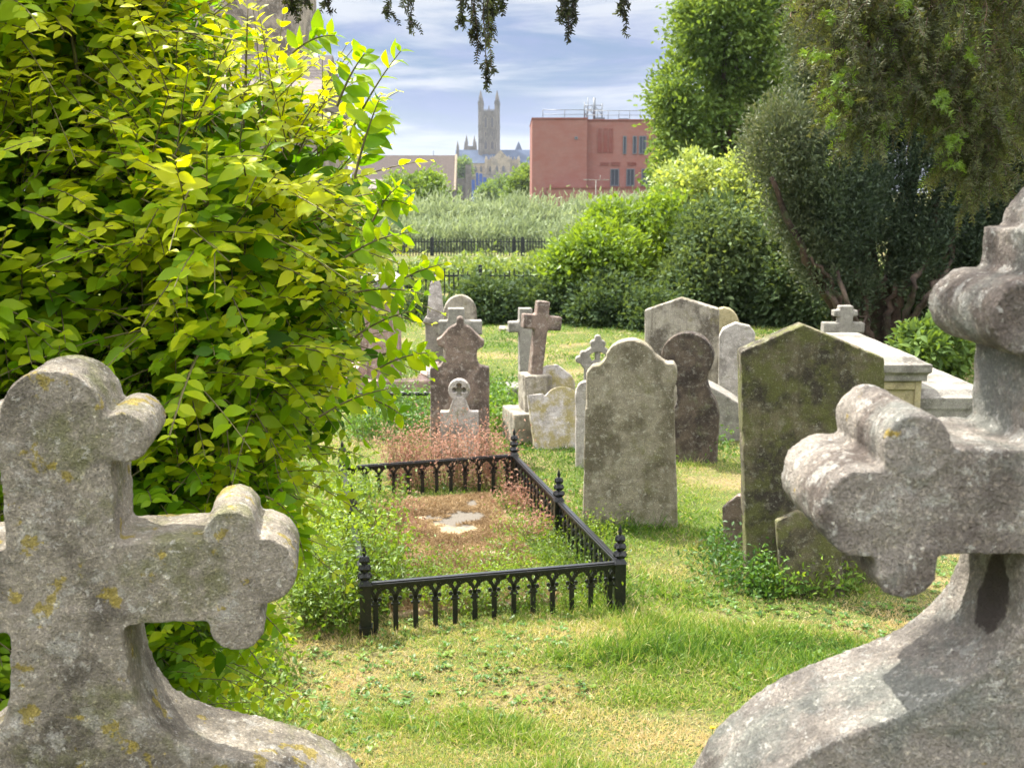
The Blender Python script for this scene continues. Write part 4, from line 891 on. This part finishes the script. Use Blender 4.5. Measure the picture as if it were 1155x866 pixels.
ypath([(985, 425, .5), (972, 380, .1), (955, 335, -.2), (935, 290, .2), (925, 240, .9)], 13.4, .045, .015)
ypath([(1006, 425, .4), (1014, 370, .1), (1032, 325, -.2), (1046, 285, .3), (1052, 240, 1.)], 13.4, .065, .02)
ypath([(1012, 425, .4), (1026, 372, .1), (1046, 335, -.2), (1068, 300, .3), (1080, 250, 1.)], 13.4, .055, .02)
ypath([(970, 400, .2), (975, 370, .1), (968, 350, .3), (960, 330, .8)], 13.3, .02, .012)
m.build('limb', M['bark_yew'], yew, True)

# ------------------------------------------------------------------ the yew over the photographer: hanging sprays
def sprays(anchors, dirs, lens, k=12, needles=13, nl=.017, tintb=.35, tip=.12):
    """drooping twigs with side twiglets, each carrying two ranks of needles"""
    n = len(anchors); s = np.linspace(0, 1, k)[None, :, None]
    A = anchors[:, None]; D = dirs[:, None]; L = lens[:, None, None]
    path = A + D * s * L + np.array([0, 0, -1.]) * (s ** 2) * L * .45 + rng.normal(size=(n, k, 3)) * .004
    return path
def needlespray(path, r, nl, per, tintb, tipb, brightp):
    n, k, _ = path.shape; parts = []
    f = np.linspace(.08, 1, per); idx = f * (k - 1); i0 = np.minimum(idx.astype(int), k - 2); fr = (idx - i0)[None, :, None]
    P = path[:, i0] * (1 - fr) + path[:, i0 + 1] * fr; Dd = unit(path[:, i0 + 1] - path[:, i0])
    side = unit(np.cross(Dd, rng.normal(size=(n, 1, 3)) * .25 + np.array([.2, .6, .3])))
    bright = (rng.random(n) < brightp)[:, None]
    ctn = tintb + rng.normal(0, .12, (n, 1))
    for sg in (-1, 1):
        d = unit(side * sg + Dd * .75 + rng.normal(size=P.shape) * .18); nn = rng.normal(size=P.shape) * .4 + np.cross(side, Dd)
        L = nl * (.7 + .5 * rng.random(P.shape[:2])) * (1 - .45 * f[None] ** 3)
        T = np.where(bright & (f[None] > .3), .97, np.clip(ctn + tipb * f[None] + rng.normal(0, .07, P.shape[:2]), 0, .72))
        parts.append(spread(T_NEEDLE, P.reshape(-1, 3), d.reshape(-1, 3), nn.reshape(-1, 3), L.ravel(), np.full(L.size, .022), T.ravel()))
    return merge(parts)
def pxs(x0, x1, y0, y1, Y0, Y1, n):
    return np.array([at(rng.uniform(x0, x1), rng.uniform(y0, y1), rng.uniform(Y0, Y1)) for _ in range(n)])
oy = thing('overhanging_yew', 'yew overhead whose brown-green sprays hang down into the top of the view', 'tree', (3.6, -1.6, .56))
tips = []
def mass(x0, x1, y0, y1, Y0, Y1, n, l0, l1, side=(0, 0, 0)):
    a = pxs(x0, x1, y0, y1, Y0, Y1, n); d = unit(rng.normal(size=(n, 3)) * .55 + np.array(side)); return a, d, rng.uniform(l0, l1, n)
groups_ = [mass(945, 1190, -110, 12, 4.2, 5.2, 420, .10, .22, (-.3, -.1, -.5)),
           mass(925, 990, -50, 15, 4.3, 4.9, 90, .10, .22, (-.4, 0, -.6)),
           mass(1030, 1110, 20, 110, 4.3, 4.8, 120, .10, .22, (-.3, 0, -.6)),
           mass(1080, 1125, 90, 185, 4.3, 4.6, 100, .08, .18, (-.2, 0, -.7)),
           mass(1110, 1190, 0, 140, 4.6, 5.2, 150, .10, .2, (-.1, 0, -.6)),
           mass(960, 1010, 95, 135, 4.2, 4.5, 60, .08, .15, (-.6, 0, -.3)),
           mass(940, 990, 35, 80, 4.3, 4.6, 60, .08, .18, (-.4, 0, -.6)),
           mass(1010, 1060, -10, 70, 4.4, 4.8, 60, .08, .2, (-.2, 0, -.6))]
A = np.concatenate([q[0] for q in groups_]); Dn = np.concatenate([q[1] for q in groups_]); Ln = np.concatenate([q[2] for q in groups_])
p = sprays(A, Dn, Ln, 10); nv = needlespray(p, 0, .026, 22, .36, .12, .045)
# little side twigs
ti = rng.integers(0, len(A), 5200); tj = rng.integers(2, 9, 5200); A2 = p[ti, tj]; D2 = unit(unit(p[ti, tj] - p[ti, tj - 1]) + rng.normal(size=(5200, 3)) * .7)
p2 = sprays(A2, D2, rng.uniform(.03, .09, len(A2)), 6); nv2 = needlespray(p2, 0, .022, 10, .38, .12, .05)
# hanging sprigs over the open sky
hang = [(528, -60, 540, 70, .0), (541, -60, 549, 88, 0), (555, -60, 552, 42, 0), (560, -60, 556, 30, 0), (440, -60, 438, 18, 0), (458, -60, 462, 24, 0), (645, -60, 640, 50, 0), (640, -50, 636, 12, 0), (704, -60, 703, 22, 0), (345, -60, 342, 8, 0), (320, -60, 323, 6, 0), (335, -60, 330, 4, 0), (567, -60, 566, 8, 0), (371, -60, 369, 6, 0), (530, -60, 521, 22, 0), (546, -50, 553, 75, 0), (536, -60, 533, 48, 0), (655, -60, 644, 20, 0)]
hp = []
for x0, y0, x1, y1, _ in hang:
    Yh = rng.uniform(2.7, 3.0); a, b = at(x0, y0, Yh), at(x1, y1, Yh); s_ = np.linspace(0, 1, 14)[:, None]
    hp.append(a * (1 - s_) + b * s_ + rng.normal(size=(14, 3)) * .0035)
hp = np.array(hp); nh = needlespray(hp, 0, .016, 46, .02, .06, 0)
ti = rng.integers(0, len(hp), 190); tj = rng.integers(3, 14, 190); A3 = hp[ti, tj]; D3 = unit(rng.normal(size=(190, 3)) * .5 + np.array([0, 0, -.9]))
p3 = sprays(A3, D3, rng.uniform(.012, .035, 190), 6); nh2 = needlespray(p3, 0, .014, 12, .02, .06, 0)
# canopy above the camera (out of the picture, gives the foreground its shade)
can = [(np.array(c), np.array(r)) for c, r in (((-.6, 1.2, 4.2), (1.6, 1.4, .6)), ((1.6, .8, 4.2), (1.6, 1.6, .6)), ((-1.9, 2.6, 4.9), (1.2, 1.2, .5)), ((2.6, -.6, 4.4), (2, 1.2, .8)), ((.3, 2.3, 4.6), (1.4, 1.0, .5)))]
cv = crown(can, 1500, 16, .16, .06, T_DIA, .3, .2, .4, 27, .3, 1, .5, 0)
bt = np.array([at(px + rng.normal() * 3, py + rng.normal() * 2.5, 4.25 + rng.normal() * .03) for px, py in ((935, 23), (914, 66), (958, 83), (938, 112), (957, 114), (940, 138), (954, 150), (1000, 135), (1060, 114), (1060, 121), (1072, 167), (1083, 163), (1096, 69), (1067, 55), (1020, 6), (948, 95), (925, 70), (1078, 190)) for _ in range(5)])
pt_ = sprays(bt + np.array([0, 0, .02]), unit(rng.normal(size=bt.shape) + np.array([-.3, -.2, -.2])), rng.uniform(.02, .05, len(bt)), 5); nb = needlespray(pt_, 0, .020, 12, .97, 0, 1.5)
nb = (nb[0], nb[1], np.full(len(nb[0]), .98))
V, F, T = merge([nv, nv2, nh, nh2, cv, nb]); npmesh('foliage', V, F, M['needle'], oy, False, T, (3.6, -1.6, .56))
b0 = np.array([3.6, -1.6, .56]); parts = []; o_ = 0
Vs, Fs = [], []
def addt(v, f):
    global o_
    Vs.append(v); Fs.append(f + o_); o_ += len(v)
addt(*tubes(p, .0022, .0008, 4)); addt(*tubes(p2, .0012, .0006, 3)); addt(*tubes(hp, .0022, .0009, 4)); addt(*tubes(p3, .001, .0006, 3))
def big(pts, r0, r1, k=14):
    P = np.array(pts, float); s_ = np.linspace(0, len(P) - 1, k * (len(P) - 1)); i0 = np.minimum(s_.astype(int), len(P) - 2); fr = (s_ - i0)[:, None]
    q = P[i0] * (1 - fr) + P[i0 + 1] * fr; q += rng.normal(size=q.shape) * .006; addt(*tubes(q[None], r0, r1, 7))
fork = (3.0, .3, 3.4)
big([(3.6, -1.6, .3), (3.5, -1.4, 2.2), fork], .34, .16)
big([fork, (2.6, 2.4, 3.5), tuple(at(1150, -45, 4.9)), tuple(at(1040, 5, 4.7)), tuple(at(985, 100, 4.5)), tuple(at(950, 130, 4.4))], .09, .004)
big([tuple(at(1150, -45, 4.9)), tuple(at(1120, 50, 4.6)), tuple(at(1105, 110, 4.5)), tuple(at(1095, 180, 4.45))], .02, .003)
big([tuple(at(1150, -45, 4.9)), tuple(at(1050, -35, 4.8)), tuple(at(940, -20, 4.6)), tuple(at(890, 20, 4.5))], .022, .003)
big([tuple(at(1200, 40, 5)), tuple(at(1150, 45, 4.9)), tuple(at(1085, 30, 4.8))], .015, .003)
big([tuple(at(1200, -45, 5)), tuple(at(1250, 20, 5)), tuple(at(1200, 40, 5))], .02, .015)
big([fork, (1.6, 1.5, 4.0), (.6, 2.6, 3.9), tuple(at(640, -60, 2.9)), tuple(at(540, -62, 2.85)), tuple(at(440, -60, 2.85)), tuple(at(320, -60, 2.8))], .07, .004)
big([fork, (2.4, 2., 4.1), (1.5, 3.6, 4.1)], .08, .02); big([fork, (1, .6, 4.2), (-.8, 1.2, 4.4), (-2, 2.4, 4.9)], .08, .02)
npmesh('trunk', np.concatenate(Vs), np.concatenate(Fs), M['bark'], oy, True, None, (3.6, -1.6, .56))

# ------------------------------------------------------------------ the golden green bush on the left
bb0 = np.array([-1.35, 2.9, float(gz(-1.35, 2.9))])
bush = thing('leafy_bush', 'tall yellow-green leafy bush filling the left side behind the lichened cross', 'bush', tuple(bb0))
env = [pb(150, 398, 110, 340, 2.95, .75), pb(190, 385, 240, 450, 3.0, .8), pb(90, 315, 380, 600, 3.05, .75), pb(60, 245, 500, 830, 3.1, .6), pb(-260, 240, 60, 460, 2.95, 1.0),
       pb(-60, 240, -90, 160, 3.05, .8), pb(-260, 180, -220, 120, 3.1, .95), pb(-300, 160, 380, 860, 3.0, .9), pb(-800, -150, -150, 860, 3.1, 1.1), pb(260, 355, 300, 490, 3.0, .5)]
def shoots(env, n, seed, l0=.16, l1=.38, fo=.86):
    areas = np.array([e[1][0] * e[1][2] for e in env]); which = rng.choice(len(env), n, p=areas / areas.sum())
    C = np.array([e[0] for e in env])[which]; R = np.array([e[1] for e in env])[which]; d = rdir(n, .12); d[:, 1] = np.where(rng.random(n) < .7, -np.abs(d[:, 1]), d[:, 1])
    k = fo * (.80 + .40 * fbm(d * 2.1 + C, 3, seed)) * (.72 + .3 * rng.random(n)) ; return C + d * R * k[:, None], d
def leafshoots(P0, d, L, k, ls, pitch, tb, up=.35, sag=.25):
    n = len(P0); s = np.linspace(0, 1, k)[None, :, None]; D0 = unit(d + rng.normal(size=(n, 3)) * .55 + np.array([0, 0, up]))
    path = P0[:, None] + D0[:, None] * s * L[:, None, None] + np.array([0, 0, -1.]) * s ** 2 * (L * sag)[:, None, None]
    Dd = unit(np.gradient(path, axis=1)); ref = unit(rng.normal(size=(n, 1, 3))); sd_ = unit(np.cross(Dd, np.array([0, 0, 1.]) + ref * .35)); parts = []
    ctn = tb + rng.normal(0, .12, (n, 1))
    for j in range(1, k):
        for sg in (-1, 1):
            if j % 2 == 0: s2 = np.cross(Dd[:, j], sd_[:, j]) * .35 + sd_[:, j] * .8
            else: s2 = sd_[:, j]
            q = Dd[:, j] * .55 + s2 * sg * (1.0) + rng.normal(size=(n, 3)) * .22 + np.array([0, 0, -.08])
            nn = np.array([0, -.25, 1.]) + d * .45 + rng.normal(size=(n, 3)) * .38
            f = j / (k - 1); L_ = ls * (.55 + .85 * rng.random(n)) * (1.05 - .5 * f ** 3)
            T = np.clip(ctn[:, 0] + .22 * f + rng.normal(0, .06, n), 0, 1)
            keep = rng.random(n) < .93
            v = spread(T_OVATE, path[keep, j] , q[keep], nn[keep], L_[keep], L_[keep] * (.9 + .2 * rng.random(keep.sum())), T[keep]); parts.append(v)
    return path, merge(parts)
P0, dd = shoots(env, 9000, 5, fo=.97)
hgt = sstep(1.2, 2.6, P0[:, 2]); rgt = sstep(-1.6, -.5, P0[:, 0])
path1, m1 = leafshoots(P0, dd, rng.uniform(.14, .34, len(P0)), 8, .045, 0, .42, sag=.14)
T1 = np.clip(m1[2] + .32 * sstep(1.5, 2.4, m1[0][:, 2]) + .26 * sstep(-1.2, -.5, m1[0][:, 0]) - .10, 0, 1)  # leaf tint brighter and yellower toward top and right: backlight put into the colour
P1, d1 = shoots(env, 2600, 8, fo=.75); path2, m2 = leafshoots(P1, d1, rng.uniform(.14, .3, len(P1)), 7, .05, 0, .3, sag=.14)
# long free shoots at the right outline
fs = [(400, 200, 428, 112, 2.3), (395, 150, 452, 58, 2.4), (380, 120, 412, 60, 2.35), (420, 250, 450, 210, 2.5), (430, 330, 500, 298, 2.6), (420, 420, 482, 398, 2.5), (400, 380, 470, 350, 2.5), (430, 400, 494, 404, 2.6), (360, 470, 440, 438, 2.4), (400, 330, 478, 332, 2.5), (330, 60, 378, 40, 2.4), (400, 170, 440, 132, 2.4), (330, 580, 345, 640, 2.5), (300, 560, 335, 590, 2.4), (280, 680, 322, 720, 2.6), (390, 290, 462, 262, 2.4), (260, 710, 300, 760, 2.7), (410, 450, 455, 470, 2.5), (420, 230, 462, 232, 2.5)]
P2 = np.array([at(a, b, y_) for a, b, c, d_, y_ in fs]); E2 = np.array([at(c, d_, y_ - .05) for a, b, c, d_, y_ in fs]); L2 = np.linalg.norm(E2 - P2, axis=1)
def direct(P, E, k, ls, tb):
    n = len(P); s = np.linspace(0, 1, k)[None, :, None]; path = P[:, None] * (1 - s) + E[:, None] * s + np.array([0, 0, 1.]) * (s * (1 - s)) * .04; return path
path3 = direct(P2, E2, 9, .06, .7); n3 = len(P2); Dd = unit(np.gradient(path3, axis=1)); parts = []
for j in range(1, 9):
    for sg in (-1, 1):
        s2 = unit(np.cross(Dd[:, j], np.array([.2, 1., .2]) if j % 2 else np.array([.2, .3, 1.])))
        q = Dd[:, j] * .6 + s2 * sg + rng.normal(size=(n3, 3)) * .2; L_ = .052 * (.7 + .5 * rng.random(n3)) * (1.05 - .5 * (j / 8) ** 3)
        parts.append(spread(T_OVATE, path3[:, j], q, rng.normal(size=(n3, 3)) * .7 + np.array([0, -.6, .8]), L_, L_, np.clip(.58 + rng.normal(0, .14, n3), 0, 1)))
m3 = merge(parts)
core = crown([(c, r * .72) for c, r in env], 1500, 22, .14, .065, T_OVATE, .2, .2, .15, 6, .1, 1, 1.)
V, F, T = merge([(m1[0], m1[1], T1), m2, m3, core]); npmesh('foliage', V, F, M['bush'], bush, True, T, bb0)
Vs, Fs, o_ = [], [], 0
addt(*tubes(path1, .0022, .0009, 4)); addt(*tubes(path2, .0022, .0009, 4)); addt(*tubes(path3, .003, .001, 4))
mp_ = []
for i in range(60):
    e = env[rng.integers(0, len(env))]; tg = e[0] + rdir(1)[0] * e[1] * .8; s_ = np.linspace(0, 1, 12)[:, None]; b_ = bb0 + np.array([rng.normal() * .2, rng.normal() * .2, -.03])
    mid = np.array([b_[0] * .6 + tg[0] * .4, b_[1] * .6 + tg[1] * .4, tg[2] * .9]); mp_.append((1 - s_) ** 2 * b_ + 2 * s_ * (1 - s_) * mid + s_ ** 2 * tg)
addt(*tubes(np.array(mp_), .012, .003, 5))
npmesh('stem', np.concatenate(Vs), np.concatenate(Fs), M['twig'], bush, True, None, bb0)

# ------------------------------------------------------------------ grave planting, weeds
def herb(name, label, cat, boxes, n, per, leaf, mat, tb, h, seed, kind='stuff', tmpl=T_DIA, w_=.8, rc=.05):
    parts = []; st = []
    for (px0, px1, py0, py1) in boxes:
        for _ in range(n):
            b = gpt(rng.uniform(px0, px1), rng.uniform(py0, py1)); hh = h * (.5 + .7 * rng.random()); top = b + np.array([rng.normal() * .05, rng.normal() * .05, hh]); st.append(np.array([b, (b + top) / 2 + rng.normal(size=3) * .01, top]))
            k = rng.random(per) ** .7; Q = b + (top - b) * k[:, None] + rng.normal(size=(per, 3)) * rc * (.4 + k[:, None]); L = leaf * (.6 + .8 * rng.random(per)); pt = vnoise(b * 2.5, seed)
            parts.append(spread(tmpl, Q, rdir(per, .2), rdir(per, .9), L, L * w_, np.clip(tb + 1.1 * (pt - .5) + rng.normal(0, .15, per), 0, 1)))
    V, F, T = merge(parts); t = npmesh(name, V, F, M[mat], None, False, T); tag(t, label, cat, kind=kind)
    v, f = tubes(np.array(st), .0018, .001, 3); npmesh('stalk', v, f, M['twig'], t, False)
    return t
herb('red_herb', 'reddish pink straggling herb crowding the back of the railed grave', 'plants', [(432, 560, 532, 556), (440, 575, 545, 552)], 110, 38, .022, 'red', .42, .40, 3, rc=.045)
herb('red_herb', 'red-leaved weeds inside the left edge of the railed grave and down its right gutter', 'plants', [(420, 470, 570, 640), (590, 640, 590, 610), (566, 600, 556, 580)], 38, 30, .022, 'red', .3, .13, 5, rc=.035)
herb('yellow_weeds', 'yellow-green weeds swamping the left side of the railing', 'plants', [(335, 412, 600, 712), (360, 420, 560, 640), (330, 400, 660, 720), (405, 450, 580, 700)], 62, 40, .030, 'bright', .62, .30, 7, tmpl=T_OVATE, rc=.05)
herb('green_weeds', 'lush green weeds behind the railed grave, below the twisted rail', 'plants', [(395, 490, 478, 500), (555, 590, 470, 490), (420, 480, 470, 482), (545, 600, 455, 480)], 90, 34, .035, 'weed', .45, .26, 9, tmpl=T_OVATE, rc=.06)
herb('front_weeds', 'yellow and green weeds just inside the front panel of the railing', 'plants', [(430, 690, 640, 692), (560, 690, 600, 670), (440, 640, 662, 695)], 150, 34, .020, 'bright', .6, .13, 11, rc=.04)
herb('stone_foot_weeds', 'green weeds round the foot of the large mossy headstone', 'plants', [(798, 846, 620, 668), (880, 960, 662, 672), (846, 880, 664, 672), (740, 830, 500, 520)], 38, 26, .030, 'weed', .5, .13, 13, tmpl=T_OVATE, rc=.05)
herb('shrub_foot_weeds', 'low leafy growth along the foot of the bush', 'plants', [(250, 330, 700, 860), (200, 300, 760, 860), (400, 500, 392, 440)], 30, 26, .04, 'bright', .45, .16, 15, tmpl=T_OVATE, rc=.06)
# fern fronds
def fern(label, px, py, n, L0, seed):
    b = gpt(px, py); parts = []; t = thing('fern', label, 'fern', tuple(b)); paths = []
    for i in range(n):
        a = rng.uniform(0, 2 * math.pi); s_ = np.linspace(0, 1, 16)[:, None]; d = np.array([math.cos(a), math.sin(a) * .8, 0]); L = L0 * rng.uniform(.7, 1.1)
        pth = b + d * s_ * L + np.array([0, 0, 1.]) * (s_ * .9 - s_ ** 2 * .75) * L; paths.append(pth); D_ = unit(np.gradient(pth, axis=0)); sd2 = unit(np.cross(D_, np.array([0, 0, 1.])))
        for sg in (-1, 1):
            l_ = L * .26 * np.sin(np.linspace(.25, 1, 16) * math.pi * .98) ** .8 + .004
            parts.append(spread(T_DIA, pth, sd2 * sg + D_ * .5, np.tile([0, 0, 1.], (16, 1)) + rng.normal(size=(16, 3)) * .1, l_, l_ * .55, np.full(16, .45) + rng.normal(0, .1, 16)))
    V, F, T = merge(parts); npmesh('frond', V, F, M['weed'], t, False, np.clip(T, 0, 1), b); v, f = tubes(np.array(paths), .002, .001, 3); npmesh('stalk', v, f, M['twig'], t, False, None, b)
fern('small fern in front of the low mossy slab', 925, 668, 9, .20, 1)
# dandelion-like flowers
def flower(label, px, py, h, col_mat, r=.012):
    b = gpt(px, py); t = thing('yellow_flower', label, 'flower', tuple(b)); MB().tube([(0, 0, -.01), (.004, 0, h * .5), (0.0, 0, h)], .0016, 5).build('stalk', M['weed_plain'], t, True)
    P = np.tile(np.array([0, 0, h]), (26, 1)); a = np.linspace(0, 4 * math.pi, 26); d = np.stack([np.cos(a), np.sin(a), np.linspace(.15, 1.2, 26)], -1)
    v, f, tt = spread(T_DIA, P, d, np.tile([0, 0, 1.], (26, 1)) + d * .2, np.full(26, r), np.full(26, r * .8)); npmesh('petals', v, f, col_mat, t, False)
M['weed_plain'] = plain('flower_stalk', (.12, .19, .05), .6); M['petal'] = plain('yellow_petals', (.75, .55, .02), .6, var=.1)
flower('single tall yellow flower on a thin stalk in the grass before the right cross', 801, 900, .245, M['petal'])
# lawn
def inplot(x, y):
    q = np.stack([x - FL[0], y - FL[1]], -1); A_ = np.array([[u_[0], v_[0]], [u_[1], v_[1]]]); st_ = q @ np.linalg.inv(A_).T
    return (st_[:, 0] > .10) & (st_[:, 0] < .80) & (st_[:, 1] > .06) & (st_[:, 1] < .93)
gl = [blades(230000, (-1, 1), (2.2, 5.2), .050, .0040, .31, 4, '', '', excl=inplot, lay=1.3), blades(120000, (-1, 1), (5.0, 9.0), .040, .006, .32, 4, '', '', excl=inplot, lay=1.2),
      blades(90000, (-1, 1), (8.8, 19), .045, .011, .32, 4, '', '', lay=1.2)]
def near_stones(x, y):
    d = np.zeros_like(x)
    for px, py, rx, ry in ((840, 662, .35, .12), (920, 665, .5, .12), (710, 597, .4, .1), (640, 704, .5, .2), (420, 722, .35, .15), (560, 712, .7, .1), (780, 525, .4, .12), (630, 490, .35, .1), (700, 694, .12, .12), (770, 480, .5, .15), (520, 480, .4, .2), (690, 730, .5, .15), (260, 800, .5, .3), (820, 640, .2, .3)):
        b = gpt(px, py); d = np.maximum(d, np.exp(-(((x - b[0]) / rx) ** 2 + ((y - b[1]) / ry) ** 2)))
    return d * .9
gl.append(blades(260000, (-1, 1), (2.2, 8), .062, .0040, .30, 4, '', '', lay=1.0, dens=lambda x, y: sstep(.54, .68, fbm(np.stack([x * 2.2, y * 2.6, x * 0], -1), 3, 61)) * .6, excl=inplot))
gl.append(blades(300000, (-1, 1), (3.2, 11), .085, .0045, .20, 4, '', '', dens=lambda x, y: near_stones(x, y) ** 1.5, lay=.8, excl=inplot))
V, F, T = merge(gl); o = npmesh('grass', V, F, M['grass'], None, False, T); tag(o, 'short patchy lawn grass, green with straw-coloured dry patches', 'grass', kind='stuff')
# broad-leaved weeds in the lawn
n = 9000; y = rng.uniform(2.4, 8, n); x = rng.uniform(-1, 1, n) * (y * .5 + .4); kp = fbm(np.stack([x * 1.6, y * 1.6, x * 0], -1), 3, 77) > .50; x, y = x[kp], y[kp]; kp = ~inplot(x, y); x, y = x[kp], y[kp]; n = len(x)
C_ = np.repeat(np.stack([x, y, gz(x, y) + .006], -1), 6, 0); m_ = len(C_); a = rng.uniform(0, 2 * math.pi, m_); D_ = np.stack([np.cos(a), np.sin(a), rng.uniform(.1, .7, m_)], -1); L = np.repeat(rng.uniform(.012, .030, n), 6) * rng.uniform(.6, 1.2, m_)
v, f, t_ = spread(T_OVATE, C_ + D_ * .004, D_, np.tile([0, 0, 1.], (m_, 1)) + rng.normal(size=(m_, 3)) * .3, L, L * 1.1, np.clip(.5 + np.repeat(rng.normal(0, .2, n), 6), 0, 1))
o = npmesh('lawn_weeds', v, f, M['weed'], None, True, t_); tag(o, 'small broad-leaved weeds and clover growing through the lawn', 'weeds', kind='stuff')
# litter on slab
n = 75000; s_, t2 = rng.uniform(.105, .795, n), rng.uniform(.065, .925, n); P = FL[None] + u_[None] * s_[:, None] + v_[None] * t2[:, None]; P[:, 2] += .05
kk = fbm(P * 3.2 + 2.2, 4, 90); bare = np.exp(-(((s_ - .60) / .19) ** 2 + ((t2 - .76) / .15) ** 2)) * .30 + .0
keep = kk - bare > .30; P = P[keep]; n = len(P); D_ = rng.normal(size=(n, 3)) * np.array([1, 1, .35]) + np.array([0, 0, .18])
L = rng.uniform(.012, .034, n); v, f, t_ = spread(T_BLADE, P, D_, rdir(n), L, np.full(n, .0035), np.clip(.5 + 1.8 * (fbm(P * 5, 3, 91) - .5) + rng.normal(0, .2, n), 0, 1))
o = npmesh('dry_litter', v, f, M['litter'], None, False, t_); tag(o, 'brown dry moss and fallen needles covering the grave slab', 'litter', kind='stuff')

# ------------------------------------------------------------------ air
hzm = bpy.data.materials.new('haze'); hzm.use_nodes = True; t_ = hzm.node_tree; t_.nodes.clear(); o_m = N(t_, 'ShaderNodeOutputMaterial'); pv = N(t_, 'ShaderNodeVolumePrincipled')
pv.inputs['Color'].default_value = (.80, .88, 1, 1); pv.inputs['Density'].default_value = .00010; pv.inputs['Anisotropy'].default_value = .3; t_.links.new(pv.outputs[0], o_m.inputs['Volume'])
o = MB().box(-4400, 4400, -30, 3300, -6, 90).build('haze', hzm); tag(o, 'thin pale haze in the air', 'haze', kind='stuff')
